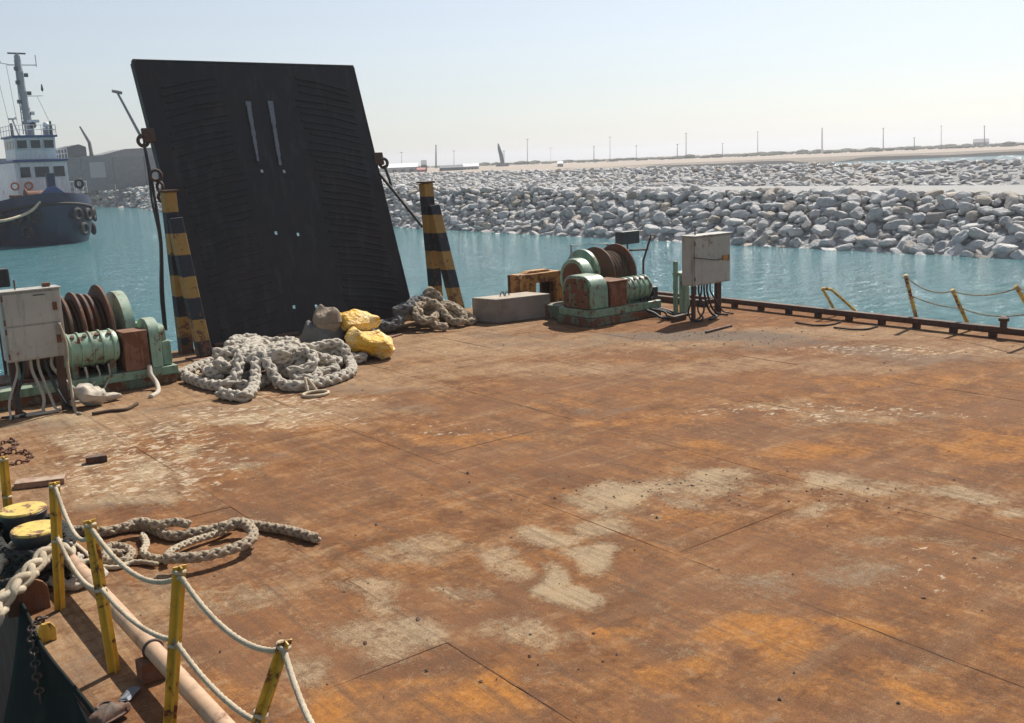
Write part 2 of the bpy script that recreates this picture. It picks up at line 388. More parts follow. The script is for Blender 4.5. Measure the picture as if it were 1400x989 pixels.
    def torus(s, c, ax, R, r, n=28, m_=12):
        ax = unit(ax); c = np.asarray(c, float); a = np.cross(ax, (0, 0, 1.))
        if np.linalg.norm(a) < 1e-3: a = np.array([1., 0, 0])
        a = unit(a); b = np.cross(ax, a); k = len(s.v)
        for i in range(n):
            t = 2*math.pi*i/n; d = a*math.cos(t)+b*math.sin(t)
            for j in range(m_):
                u = 2*math.pi*j/m_; s.v.append(tuple(c+d*(R+r*math.cos(u))+ax*r*math.sin(u)))
        for i in range(n):
            for j in range(m_):
                s.f.append((k+i*m_+j, k+((i+1) % n)*m_+j, k+((i+1) % n)*m_+(j+1) % m_, k+i*m_+(j+1) % m_))
        return s
    def prism(s, poly, axis, a0, a1):          # poly in the two other axes
        n = len(poly); idx = {'x': (1, 2, 0), 'y': (0, 2, 1), 'z': (0, 1, 2)}[axis]; P = []
        for a in (a0, a1):
            for p in poly:
                q = [0, 0, 0]; q[idx[0]] = p[0]; q[idx[1]] = p[1]; q[idx[2]] = a; P.append(q)
        fs = [tuple(range(n-1, -1, -1)), tuple(range(n, 2*n))]+[(i, (i+1) % n, n+(i+1) % n, n+i) for i in range(n)]
        return s.add(P, fs)
    def build(s, name, mat, parent=None, loc=None, smooth=False, bevel=0., label=None, solid=0.):
        if parent is not None: off = OFF[parent.name]
        elif loc is not None: off = np.asarray(loc, float)
        else: off = np.zeros(3)
        me = bpy.data.meshes.new(name); V = np.asarray(s.v, float)-off
        me.from_pydata(V.tolist(), [], s.f); me.update()
        bm = bmesh.new(); bm.from_mesh(me); bmesh.ops.recalc_face_normals(bm, faces=bm.faces); bm.to_mesh(me); bm.free()
        me.materials.append(M[mat] if isinstance(mat, str) else mat)
        o = bpy.data.objects.new(name, me); COL.objects.link(o); OFF[o.name] = off
        if parent is not None: o.parent = parent
        else: o.location = off
        if smooth:
            me.polygons.foreach_set('use_smooth', [True]*len(me.polygons))
            if smooth == 'auto': me.set_sharp_from_angle(angle=math.radians(38))
        if solid: md = o.modifiers.new('solid', 'SOLIDIFY'); md.thickness = solid
        if bevel:
            md = o.modifiers.new('bevel', 'BEVEL'); md.width = bevel; md.segments = 2; md.limit_method = 'ANGLE'
        if label: o['label'] = label
        return o
def tag(o, label, cat, group=None):
    o['label'] = label; o['category'] = cat
    if group: o['group'] = group
    return o
def thing(name, label, cat, loc, group=None):
    o = bpy.data.objects.new(name, None); COL.objects.link(o); o.location = loc; o.empty_display_size = .2
    OFF[o.name] = np.asarray(loc, float); return tag(o, label, cat, group)
def struct(o): o['kind'] = 'structure'; return o
def spline(pts, ds=.03, closed=False):
    P = np.asarray(pts, float); n = len(P)
    Q = np.vstack([2*P[0]-P[1], P, 2*P[-1]-P[-2]]); out = []
    for i in range(n-1):
        p0, p1, p2, p3 = Q[i:i+4]; L = np.linalg.norm(p2-p1); k = max(2, int(L/ds))
        for t in np.linspace(0, 1, k, endpoint=False):
            out.append(.5*((2*p1)+(-p0+p2)*t+(2*p0-5*p1+4*p2-p3)*t*t+(-p0+3*p1-3*p2+p3)*t**3))
    out.append(P[-1]); return np.array(out)
def catenary(a, b, sag, n=24):
    a, b = np.asarray(a, float), np.asarray(b, float); t = np.linspace(0, 1, n)[:, None]
    p = a+(b-a)*t; p[:, 2] -= (4*sag*t*(1-t))[:, 0]; return p
def plait(R, turns=1.25):                       # plaited hawser section
    k = 2*math.pi/(R*2*turns)
    def f(th, s_):
        A = np.abs(np.cos(th-k*s_*.5)); B = np.abs(np.cos(th+k*s_*.5+math.pi/2))
        return .70+.36*np.maximum(A, B)**2.2
    return f
def laid(R, turns=2.2, lobes=3):
    k = 2*math.pi/(R*2*turns*lobes)*1.5
    return lambda th, s_: .72+.34*np.abs(np.cos(lobes*.5*(th-k*s_)))
def sstep(x, a, b):
    t = np.clip((x-a)/(b-a), 0, 1); return t*t*(3-2*t)

# ================================================================== SETTING
WZ = -2.5
s = MB(); S = 3000; g = [-3000, -400, -100, 0, 100, 400, 3000]
for i in range(6):
    for j in range(6): s.add([(g[i], g[j], WZ), (g[i+1], g[j], WZ), (g[i+1], g[j+1], WZ), (g[i], g[j+1], WZ)], [(0, 1, 2, 3)])
struct(s.build('sea', 'water'))

# ---- barge deck: plates as separate pieces over a hull
DX0, DX1, DY0, DY1 = 1.31, 18.0, -3.0, 19.35
hull = struct(MB().box(DX0, DX1, DY0, DY1, -3.2, -.03).build('deck', 'rust_dark'))
def blobs(P, lst):
    out = np.zeros(len(P))
    for (px, py, rx, ry, w) in lst:
        c = at(px, py); ax = at(px+rx, py)-at(px-rx, py); ay = at(px, py+ry)-at(px, py-ry)
        A = np.array([[ax[0]/2, ay[0]/2], [ax[1]/2, ay[1]/2]]); q = (P[:, :2]-c[:2])@np.linalg.inv(A).T
        out = np.maximum(out, w*(1-sstep(np.hypot(q[:, 0], q[:, 1]), .45, 1.35)))
    return out
PALE = [(854, 676, 66, 26, .95), (905, 668, 60, 18, .9), (827, 722, 50, 21, 1.), (748, 738, 48, 19, 1.), (802, 769, 38, 17, 1.05), (728, 795, 34, 15, 1.05), (758, 812, 30, 13, 1.05),
        (672, 767, 55, 14, .72), (595, 744, 55, 15, .62), (536, 755, 40, 14, .6), (482, 812, 55, 26, .8), (550, 858, 72, 32, .82), (470, 860, 60, 25, .75), (455, 920, 50, 22, .7),
        (695, 860, 60, 24, .6), (590, 800, 40, 10, .6), (990, 658, 70, 17, .85), (1080, 672, 50, 9, .55), (1172, 662, 62, 13, .82), (1286, 668, 75, 11, .8), (1377, 694, 45, 13, .9), (1136, 704, 50, 9, .7),
        (1181, 776, 75, 22, .5), (1036, 794, 65, 18, .5), (1380, 760, 60, 15, .5), (1260, 745, 60, 8, .5), (1080, 560, 60, 7, .55), (1180, 570, 90, 9, .5), (960, 690, 40, 8, .6),
        (130, 600, 60, 16, .7), (215, 640, 50, 18, .75), (180, 675, 55, 14, .7), (90, 575, 60, 9, .65), (240, 590, 50, 7, .6), (330, 575, 60, 8, .62), (390, 560, 50, 6, .6), (265, 620, 22, 8, .8), (320, 645, 30, 6, .65), (260, 800, 60, 25, .5), (330, 830, 50, 22, .5)]
ORNG = [(518, 958, 75, 34, 1.), (695, 955, 62, 34, 1.), (831, 853, 60, 9, .9), (1036, 858, 100, 28, .85), (936, 917, 75, 32, .8), (1145, 849, 45, 14, .85), (1354, 608, 80, 22, .75), (1127, 617, 110, 11, .7),
        (950, 610, 60, 9, .6), (1286, 971, 80, 20, .85), (1377, 899, 60, 22, .7), (960, 705, 50, 9, .75), (640, 600, 100, 9, .65), (420, 580, 90, 10, .55), (860, 575, 80, 8, .5), (1150, 930, 90, 25, .5), (1000, 975, 80, 20, .6), (330, 960, 70, 30, .45), (1230, 520, 140, 8, .5), (580, 920, 60, 12, .6)]
DARK = [(690, 790, 60, 12, .7), (600, 900, 110, 18, .8), (640, 840, 70, 12, .6), (840, 810, 90, 18, .7), (900, 880, 80, 16, .7), (1200, 900, 160, 30, .6), (1100, 830, 90, 9, .55), (1300, 730, 120, 14, .6), (1000, 740, 120, 12, .5),
        (1060, 590, 160, 9, .45), (720, 650, 120, 14, .5), (1200, 470, 120, 7, .5), (960, 455, 110, 6, .6), (330, 700, 90, 16, .4), (1060, 960, 70, 20, .6), (780, 930, 60, 26, .6)]
DUST = [(620, 470, 240, 22, .9), (900, 465, 220, 14, .85), (1150, 455, 200, 12, .85), (1300, 480, 160, 16, .7), (300, 560, 260, 26, .85), (100, 570, 140, 28, .95), (120, 650, 160, 40, .75), (450, 520, 160, 18, .85), (700, 505, 260, 14, .7),
        (60, 900, 160, 80, .8), (170, 830, 120, 60, .7), (1060, 500, 260, 12, .6), (400, 780, 120, 40, .45), (1200, 680, 300, 40, .35)]
FLAKE = [(200, 620, 170, 60, 1.), (330, 570, 180, 22, 1.), (420, 545, 120, 14, 1.), (1120, 565, 240, 14, .8), (1200, 480, 200, 10, .9), (1000, 690, 300, 25, .5), (600, 590, 150, 14, .6), (1330, 780, 140, 40, .6), (700, 480, 260, 14, .5)]
GRIME = [(960, 460, 170, 9, 1.), (500, 530, 90, 8, .5), (1280, 490, 120, 9, .6), (250, 560, 120, 8, .45), (1080, 470, 90, 7, .7), (700, 458, 80, 6, .5), (1180, 480, 80, 8, .7), (760, 470, 120, 6, .5), (1000, 480, 120, 6, .45), (60, 585, 90, 10, .5), (150, 690, 60, 16, .5), (330, 630, 60, 9, .4), (90, 930, 60, 40, .5), (1060, 800, 70, 16, .35), (1180, 780, 80, 18, .35), (400, 480, 200, 14, .4), (560, 560, 70, 6, .4), (840, 560, 60, 5, .5)]
xs = [DX0, 3.6, 6.0, 8.4, 10.8, 13.2, 15.6, DX1]; ys = [DY0, 1.6, 5.6, 9.6, 12.55, 15.5, DY1]
STEP = .06
for i in range(len(xs)-1):
    for j in range(len(ys)-1):
        sh = 0 if i == 0 else (.9 if i % 2 else 0)
        y0 = ys[j]-(sh if j > 0 else 0); y1 = ys[j+1]-(sh if j < len(ys)-2 else 0); gp = 0.
        nx = int((xs[i+1]-xs[i])/STEP)+1; ny = int((y1-y0)/STEP)+1
        X, Y = np.meshgrid(np.linspace(xs[i]+gp, xs[i+1]-gp, nx), np.linspace(y0+gp, y1-gp, ny))
        px, py = X.ravel(), Y.ravel()
        ed = np.minimum(np.minimum(px-xs[i], xs[i+1]-px), np.minimum(py-y0, y1-py))
        z = .003*np.sin(px*1.3+i)*np.sin(py*1.1+j*2)-.0008*np.exp(-ed/.05)
        P = np.stack([px, py, z], 1); k = np.arange(nx*ny).reshape(ny, nx)
        fs = np.stack([k[:-1, :-1], k[:-1, 1:], k[1:, 1:], k[1:, :-1]], -1).reshape(-1, 4)
        me = bpy.data.meshes.new('deck_plate'); me.from_pydata(P.tolist(), [], fs.tolist()); me.update()
        me.polygons.foreach_set('use_smooth', [True]*len(me.polygons))
        wq = [Vector((a*.55, b*.55, 3.)) for a, b in zip(px, py)]; wr_ = [Vector((a*1.7, b*1.7, 9.)) for a, b in zip(px, py)]
        PW = P.copy()
        PW[:, 0] += .42*np.array([mnoise.noise(q) for q in wq])+.30*np.array([mnoise.noise(q) for q in wr_])
        PW[:, 1] += .42*np.array([mnoise.noise(q+Vector((31, 7, 0))) for q in wq])+.30*np.array([mnoise.noise(q+Vector((11, 47, 0))) for q in wr_])
        for nm, L in (('pale', PALE), ('orange', ORNG), ('dark', DARK), ('dust', DUST), ('flake', FLAKE), ('grime', GRIME)):
            a = me.attributes.new(nm, 'FLOAT', 'POINT'); val = blobs(PW, L)
            if nm == 'dust': val = np.maximum(val, .75*sstep(P[:, 1]-.18*P[:, 0], 11.0, 14.5))
            a.data.foreach_set('value', val.astype(np.float32))
        me.materials.append(M['deck']); o = bpy.data.objects.new('deck_plate', me); COL.objects.link(o); o.parent = hull

wb = random.Random(6)
for x_ in xs[1:-1]:
    yy = np.arange(2.2, 18.6, .12); pts = [(x_+wb.uniform(-.004, .004), y, -.0045+wb.uniform(-.0015, .0015)) for y in yy]
    b_ = MB().tube(pts, [.0062*wb.uniform(.6, 1.2) for _ in yy], 6).build('weld_bead', 'deck'); b_.parent = hull
# ---- first revetment
def icorock(seed, sub, squash=(1.1, .82, .55)):
    rs = np.random.RandomState(seed); bm = bmesh.new(); bmesh.ops.create_icosphere(bm, subdivisions=sub, radius=1)
    V = np.array([v.co[:] for v in bm.verts]); Fc = [[v.index for v in f.verts] for f in bm.faces]; bm.free()
    N = rs.normal(size=(10, 3)); N /= np.linalg.norm(N, axis=1, keepdims=True); h = rs.uniform(.55, .95, 10)
    q = np.maximum(V@N.T, 1e-3)/h; r = np.minimum((np.sum(q**60, axis=1))**(-1/60.), 1.08)
    r *= 1+.05*np.array([mnoise.noise(Vector(v*2.3+seed*7.1)) for v in V])+.03*np.array([mnoise.noise(Vector(v*5.3+seed*3.1)) for v in V])
    return V*r[:, None]*np.array(squash), Fc
ROCK3 = [icorock(i, 3) for i in range(12)]; ROCK2 = [icorock(i+40, 2) for i in range(10)]; ROCK1 = [icorock(i+80, 2 if i < 2 else 1) for i in range(10)]
RX = 51.4
def crest(y): return .75+max(0, y-26)*.011
def shift(y): return 0 if y < 110 else (y-110)**2*.0014     # the bank bends away beyond the tug
s = MB(); yy = list(range(-20, 330, 6)); k = 0
prof = lambda y: [(RX-8+shift(y), -6.5), (RX-.3+shift(y), WZ-.3), (RX+4.9+shift(y), crest(y)-.55), (RX+7.5+shift(y), crest(y)-.45), (RX+23.5+shift(y)*1.1, .1+crest(y)*.2)]
for y in yy: s.v += [(x, y, z) for x, z in prof(y)]
for i in range(len(yy)-1):
    for j in range(4): s.f.append((i*5+j, i*5+j+1, i*5+6+j, i*5+5+j))
rev = struct(s.build('rock_revetment', 'corefill', smooth=True))
def scatter(n, y0, y1, s0, s1, rad, seed, dens=None):
    rs = np.random.RandomState(seed); cell = rad; grid = {}; out = []
    for _ in range(n):
        y = y0+(y1-y0)*rs.rand()**(dens or 1); t = s0+(s1-s0)*rs.rand(); k = (int(y//cell), int(t//cell)); ok = True
        for a in (-1, 0, 1):
            for b in (-1, 0, 1):
                for q in grid.get((k[0]+a, k[1]+b), ()):
                    if (q[0]-y)**2+(q[1]-t)**2 < rad*rad: ok = False; break
        if ok: grid.setdefault(k, []).append((y, t)); out.append((y, t))
    return out
def rot(rs): 
    a, b, c = rs.uniform(0, 2*math.pi), rs.normal(0, .3), rs.normal(0, .3)
    return Matrix.Rotation(a, 3, 'Z') @ Matrix.Rotation(b, 3, 'X') @ Matrix.Rotation(c, 3, 'Y')
rs = np.random.RandomState(3); spots = []
for rad, lo, hi, sd_ in ((.80, .40, .66, 1), (.44, .22, .38, 2)):
    for y, t in scatter(60000, 12, 260, -.5, 7.6, rad, sd_):
        x = RX-.1+t*.80; c = crest(y); z = WZ-.2+min(t, 6.1)*(c-.35-WZ+.2)/6.1
        spots.append((y, x+shift(y), z+rs.uniform(-.08, .08)-(.12 if rad < .6 else 0), rs.uniform(lo, hi)*(1.0 if rs.rand() < .9 else 1.15), rad))
big = sorted([q for q in spots if q[4] > .6], key=lambda q: -q[3]/math.hypot(q[0], q[1]) if q[0] > 20 else 0)
near = big[:300]; nearset = set(id(q) for q in near)
rmesh = []
for V, Fc in ROCK3:
    me = bpy.data.meshes.new('boulder'); me.from_pydata(V.tolist(), [], Fc); me.update(); me.materials.append(M['rock'])
    rmesh.append(me)
for i, (y, x, z, sz, _) in enumerate(near):
    o = bpy.data.objects.new('boulder', rmesh[i % 12]); COL.objects.link(o); o.parent = rev; o.location = (x, y, z)
    o.rotation_euler = rot(rs).to_euler(); o.scale = (sz*rs.uniform(.9, 1.25), sz*rs.uniform(.85, 1.1), sz*rs.uniform(.85, 1.2))
def rockfield(name, lst, pool, parent=None, seed=5):
    r2 = np.random.RandomState(seed); VV = []; FF = []; k = 0
    for i, (y, x, z, sz) in enumerate(lst):
        V, Fc = pool[r2.randint(len(pool))]; R3 = np.array(rot(r2))
        VV.append((V*sz*r2.uniform(.8, 1.25, 3))@R3.T+np.array([x, y, z])); FF += [[a+k for a in f] for f in Fc]; k += len(V)
    me = bpy.data.meshes.new(name); me.from_pydata(np.vstack(VV).tolist(), [], FF); me.update(); me.materials.append(M['rock'])
    o = bpy.data.objects.new(name, me); COL.objects.link(o); o['kind'] = 'stuff'
    if parent: o.parent = parent
    return o
rest = [q[:4] for q in spots if id(q) not in nearset]
rockfield('boulder_mass', [q for q in rest if q[0] < 70], ROCK2, rev)
rockfield('far_boulder_mass', [q for q in rest if q[0] >= 70], ROCK1, rev)

wp = spline([at(232, 285, WZ), at(205, 284.5, WZ), at(165, 283, WZ), at(130, 281, WZ), at(95, 279, WZ), at(50, 277, WZ)], 1.2)
LC = []; r5 = np.random.RandomState(77); s = MB()
for i, p in enumerate(wp):
    u_ = unit((p[0], p[1], 0)); s.v += [tuple(p-u_*1+np.array([0, 0, -1.])), tuple(p+u_*9+np.array([0, 0, 3.6])), tuple(p+u_*60+np.array([0, 0, 3.8]))]
    for k_ in range(11):
        f = r5.uniform(-.1, 1.); q = p+u_*9*f+r5.normal(0, .4, 3)*np.array([1, 1, .15]); LC.append((q[1], q[0], WZ-.1+3.9*max(f, 0), r5.uniform(.45, .9)))
for i in range(len(wp)-1):
    for j in range(2): s.f.append((i*3+j, i*3+j+1, i*3+4+j, i*3+3+j))
tr = MB(); yy = list(range(-20, 200, 6))
for y in yy: tr.v += [(RX+7.6+shift(y), y, crest(y)-.41), (RX+22.8+shift(y)*1.1, y, .14+crest(y)*.2)]
for i in range(len(yy)-1): tr.f.append((i*2, i*2+1, i*2+3, i*2+2))
struct(tr.build('gravel_track', 'gravel'))
qb = struct(s.build('quay_bank', 'gravel', smooth=True)); rockfield('far_boulder_mass', LC, ROCK1, qb, 21)
# ---- second mound behind the track, then pond and sand flat
s = MB(); yy = list(range(-20, 420, 10))
for y in yy:
    k_ = shift(min(y, 330))*1.1
    zt = 1.75+max(0, y-30)*.004
    s.v += [(74+k_, y, .05), (86+k_, y, zt-.2), (92+k_, y, zt-.3), (100+k_, y, -3.5)]
for i in range(len(yy)-1):
    for j in range(3): s.f.append((i*4+j, i*4+j+1, i*4+5+j, i*4+4+j))
mound = struct(s.build('far_rock_mound', 'corefill', smooth=True))
L2 = []
for y, t in scatter(150000, 25, 330, 0, 15.5, .78, 9):
    zt = 1.75+max(0, y-30)*.004
    L2.append((y, 74.4+t+shift(min(y, 330))*1.1, .1+min(1, t/12.)*(zt-.25)+RNG.uniform(-.1, .15), RNG.uniform(.34, .62)))
rockfield('far_boulder_mass', L2, ROCK1, mound, 8)
s = MB()     # sand flat: land beyond the pond; shoreline given by directions from the camera
az = [-4, 8, 16, 24, 30, 36, 41, 46, 52, 58, 66, 74]
shore = [118, 118, 125, 140, 170, 215, 430, 450, 480, 505, 530, 560]
rings = [(1.0, -2.8), (1.0, None), (1.35, .25), (2.2, .9), (4.2, 2.2), (5, 2.6)]
for a, d in zip(az, shore):
    a = math.radians(a); dn = 118/max(.15, math.sin(a)) if d < 300 else d
    dn = max(d, dn) if d < 300 else d
    for q, z in ((dn-3, -2.9), (dn, -.2), (dn+25, .15), (max(dn+120, 330), .75), (max(dn+300, 640), 1.6), (1500, 3.0), (2900, 3.2)): s.v.append((q*math.sin(a), q*math.cos(a), z))
for i in range(len(az)-1):
    for j in range(6): s.f.append((i*7+j, i*7+j+1, i*7+8+j, i*7+7+j))
struct(s.build('sand_flat', 'sand', smooth=True))
s = MB()     # far shore edge, coloured dark for the shade beneath the sand bank
pts = [np.array([d*math.sin(math.radians(a)), d*math.cos(math.radians(a)), 0]) for a, d in zip(az[5:], shore[5:])]
pts = spline(pts, 8)
for p in pts:
    u = unit((p[0], p[1], 0)); s.v += [tuple(p-u*5+np.array([0, 0, -2.7])), tuple(p-u*2+np.array([0, 0, -.9])), tuple(p+u*2+np.array([0, 0, -.04]))]
for i in range(len(pts)-1):
    for j in range(2): s.f.append((i*3+j, i*3+j+1, i*3+4+j, i*3+3+j))
struct(s.build('shore_bank', 'bank'))

# ================================================================== BOARDING RAMP
BL, BR, TL, TR = map(np.array, ((6.98, 19.0, .03), (11.80, 19.0, .03), (6.63, 20.38, 5.62), (11.45, 20.38, 5.63)))
def rp(u, v, n=0.):
    p = (BL*(1-u)+BR*u)*(1-v)+(TL*(1-u)+TR*u)*v; return p+np.array([0, -.971, .239])*n
def ruv(px, py):
    best = None
    d = ray(px, py); nrm = np.cross(BR-BL, TL-BL); t = np.dot(BL-CAMO, nrm)/np.dot(d, nrm); p = CAMO+d*t
    v = np.dot(p-BL, TL-BL)/np.dot(TL-BL, TL-BL)
    l = BL*(1-v)+TL*v; r = BR*(1-v)+TR*v; return np.dot(p-l, r-l)/np.dot(r-l, r-l), v
ramp = thing('boarding_ramp', 'raised black steel boarding ramp with herringbone cleats standing at the deck edge', 'ramp', (9.4, 19.0, 0))
holes = [ruv(*q) for q in ((357, 226), (387, 225), (376, 311), (406, 311), (401, 412), (431, 409))]
us = sorted(set([0, 1]+[round(h[0]+d, 4) for h in holes for d in (-.0072, .0072)]+[i/10 for i in range(1, 10)]))
vs = sorted(set([0, 1]+[round(h[1]+d, 4) for h in holes for d in (-.0062, .0062)]+[i/12 for i in range(1, 12)]))
s = MB(); idx = {}
for a, u in enumerate(us):
    for b, v in enumerate(vs):
        w = .006*math.sin(u*9+1)*math.sin(v*11)      # dented plate
        idx[a, b] = len(s.v); s.v.append(tuple(rp(u, v, w)))
for a in range(len(us)-1):
    for b in range(len(vs)-1):
        uc, vc = (us[a]+us[a+1])/2, (vs[b]+vs[b+1])/2
        if any(abs(uc-h[0]) < .0072 and abs(vc-h[1]) < .0062 for h in holes): continue
        s.f.append((idx[a, b], idx[a+1, b], idx[a+1, b+1], idx[a, b+1]))
s.build('plate', 'ramp', ramp, solid=.03)
rc = random.Random(4)
for side in (0, 1):
    for i in range(34):
        v = .05+i*.0268+rc.uniform(-.003, .003)
        u0_, u1_ = (.075+rc.uniform(-.012, .012), .34) if side == 0 else (.945+rc.uniform(-.012, .012), .68)
        bend = rc.uniform(-.003, .003); e = rc.uniform(-.02, .015)
        a = rp(u0_, v-.022, .009); mid = rp((u0_+u1_)/2, v+.004+bend, .012); b = rp(u1_+(e if side == 0 else -e), v+.02+bend, .009)
        m_ = MB(); m_.beam(a, mid, .05, .02, (0, -.971, .239)); m_.beam(mid, b, .05, .02, (0, -.971, .239)); m_.build('cleat', 'ramp', ramp, bevel=.009)
for (a, b) in (((337, 131), (351, 213)), ((367, 129), (381, 217))):
    u0_, v0_ = ruv(*a); u1_, v1_ = ruv(*b); n = 14; s = MB()
    for i in range(n):
        t0, t1 = i/n, (i+1)/n; w = .055*(1-.45*t0)*rc.uniform(.7, 1.1)
        s.beam(rp(u0_+(u1_-u0_)*t0, v0_+(v1_-v0_)*t0, .012), rp(u0_+(u1_-u0_)*t1, v0_+(v1_-v0_)*t1, .012), w*2, .026+.004*(i % 2), (0, -.971, .239))
    s.build('wear_strip', 'steelbare', ramp)
s = MB(); s.beam(rp(-.004, -.004, -.095), rp(-.004, 1.003, -.095), .05, .2, (0, -.971, .239)).build('side_rim', 'ramp', ramp, bevel=.008)
s = MB(); s.beam(rp(1.004, -.004, -.095), rp(1.004, 1.003, -.095), .05, .2, (0, -.971, .239)).build('side_rim', 'ramp', ramp, bevel=.008)
s = MB(); s.beam(rp(-.008, 1.006, -.07), rp(1.008, 1.006, -.07), .05, .14, (0, -.971, .239)).build('top_lip', 'ramp', ramp, bevel=.01)
for u in (.2, .5, .8): MB().beam(rp(u, .02, -.13), rp(u, .98, -.13), .06, .16, (0, -.971, .239)).build('girder', 'ramp', ramp)
for u in (.08, .36, .64, .92): MB().cyl(rp(u-.05, 0, -.02), rp(u+.05, 0, -.02), .07, n=14).build('hinge', 'rust_dark', ramp, smooth='auto')
def lug(u, v, sx):
    p = rp(u, v, -.02); s = MB()
    s.obox(p+np.array([sx*.1, 0, 0]), (1, 0, 0), (0, .239, .971), (0, -.971, .239), .12, .14, .04); s.torus(p+np.array([sx*.22, -.02, -.1]), (0, 1, 0), .1, .035)
    s.build('lifting_lug', 'rust_dark', ramp, bevel=.02); return p+np.array([sx*.22, -.05, -.15])
ll = lug(0., ruv(197, 186)[1], -1); lr = lug(1., ruv(512, 200)[1], 1)
# rod and rigging at the ramp
p1 = aty(160, 126, 20.4)
s = MB(); s.cyl(ll+np.array([0, .1, .1]), p1, .03, .022, 8); s.cyl(p1-np.array([.09, 0, -.02]), p1+np.array([.09, 0, -.02]), .03, n=8)
s.build('prop_rod', 'lamp', ramp)
s = MB()
for k, dx in enumerate((0., .07)):
    pts = spline([ll, aty(204+dx*30, 240, 19.75), aty(208+dx*60, 275, 19.5), aty(219+dx*20, 330, 19.3), aty(220+dx*40, 400, 19.25), aty(225+dx*30, 452, 19.2)], .12)
    s.tube(pts, .026, 7)
w = s.build('hanging_wire', 'wire', loc=(6.3, 19.2, 0)); tag(w, 'dark slack wires hanging down the left edge of the black ramp', 'wire')
s = MB(); sp_ = aty(213, 240, 19.6); s.torus(sp_, (.3, 1, 0), .1, .03, 16, 8); s.torus(sp_+np.array([.05, -.02, -.22]), (1, .3, 0), .09, .03, 16, 8)
s.torus(sp_+np.array([.09, -.05, -.42]), (.3, 1, 0), .1, .03, 16, 8)
tag(s.build('shackle', 'rust_dark', loc=sp_, smooth=True), 'rusty shackles linked in the wires left of the black ramp', 'shackle')
s = MB(); s.tube(spline([lr, lr+np.array([.03, -.2, -.5]), aty(519, 238, 19.5), aty(545, 270, 19.2), aty(578, 311, 18.85)], .12), .032, 8)
tag(s.build('hoist_wire', 'wire', loc=(12.1, 18.9, 0)), 'dark hoist wire running from the ramp to the right striped post', 'wire')

# ================================================================== STRIPED POSTS
def apost(xc, yv, top, lean, yb, label):
    t = thing('hazard_post', label, 'post', (xc, yv, 0), 'yellow and black posts beside the ramp')
    MB().beam((xc+lean[0], yv, 0), (xc, yv+lean[1], top), .235, .235, (0, 1, 0)).build('upright', 'stripes', t, bevel=.012)
    MB().beam((xc+lean[0]*.4+.01, yv-.125, top-.5), (xc+lean[0]+.07, yb, 0.02), .245, .23, (0, 1, 0)).build('brace', 'stripes', t, bevel=.012)
    MB().box(xc-.15, xc+.15, yv-.15+lean[1], yv+.15+lean[1], top+.002, top+.04).build('cap_plate', 'rust_dark', t, bevel=.006)
    for y in (yb,): MB().box(xc+lean[0]-.24, xc+lean[0]+.28, y-.26, y+.2, .002, .03).build('base_plate', 'rust', t, bevel=.006)
apost(6.50, 18.92, 3.10, (.02, .0), 18.12, 'yellow and black striped post left of the black ramp')
apost(12.13, 18.68, 3.02, (.13, .0), 17.9, 'yellow and black striped post right of the black ramp')

# ================================================================== WINCHES
def drum(parent, x0, x1, y, z, rf, rc_, flanges, coil='rope_brown', fl='rust_drum', wraps=None):
    d = MB().cyl((x0, y, z), (x1, y, z), rc_*.8, n=28).build('drum', 'rust_dark', parent, smooth='auto')
    for fx, r in flanges: MB().lathe([(.08, -.03), (r*.96, -.03), (r, -.015), (r, .02), (r*.95, .035), (.08, .05)], (fx, y, z), (1, 0, 0), 40).build('flange', fl, parent, smooth='auto')
    n = wraps or int((x1-x0)/.045); r_ = random.Random(int(x0*100))
    s = MB()
    fxs = sorted([x0]+[f for f, _ in flanges if x0 < f < x1]+[x1])
    for a, b in zip(fxs[:-1], fxs[1:]):
        nn = max(1, int((b-a-.06)/.045)); lay = rc_*r_.uniform(.94, 1.)
        for i in range(nn):
            xx = a+.04+(b-a-.08)*(i+.5)/nn; rr = lay*r_.uniform(.97, 1.)
            s.torus((xx, y, z), (1, r_.uniform(-.02, .02), r_.uniform(-.02, .02)), rr-.02, .026, 40, 8)
    s.build('wire_coil', coil, d, smooth=True)
def motor(parent, x0, x1, y, z, r, mat):
    b = MB().lathe([(r*.55, 0), (r*.9, .02), (r, .06), (r, (x1-x0)-.06), (r*.9, (x1-x0)-.02), (r*.5, x1-x0)], (x0, y, z), (1, 0, 0), 28).build('motor', mat, parent, smooth='auto')
    n = 5
    for i in range(n):
        xx = x0+.1+(x1-x0-.2)*i/(n-1); MB().lathe([(r*.98, -.014), (r+.022, -.012), (r+.022, .012), (r*.98, .014)], (xx, y, z), (1, 0, 0), 28).build('band', mat, b, smooth='auto')
    for i in range(4):
        xx = x0+.16+(x1-x0-.3)*i/3; a = math.radians(58)
        p = np.array((xx, y-math.cos(a)*r, z+math.sin(a)*r)); MB().cyl(p, p+np.array((0, -math.cos(a), math.sin(a)))*.03, .035, n=8).build('bolt', 'rust_dark', b)
    for xx in (x0+.14, x1-.14): MB().box(xx-.05, xx+.05, y-r*.7, y+r*.7, .3, z-r*.55).build('foot', 'green_dark', parent, bevel=.008)
    return b
def dome_profile(y0, y1, z0, z1, r, n=10):
    P = [(y0, z0), (y1, z0)]; 
    for i in range(n+1):
        a = math.pi/2*i/n; P.append((y1-r+r*math.cos(a), z1-r+r*math.sin(a)))
    for i in range(n+1):
        a = math.pi/2+math.pi/2*i/n; P.append((y0+r+r*math.cos(a), z1-r+r*math.sin(a)))
    return P
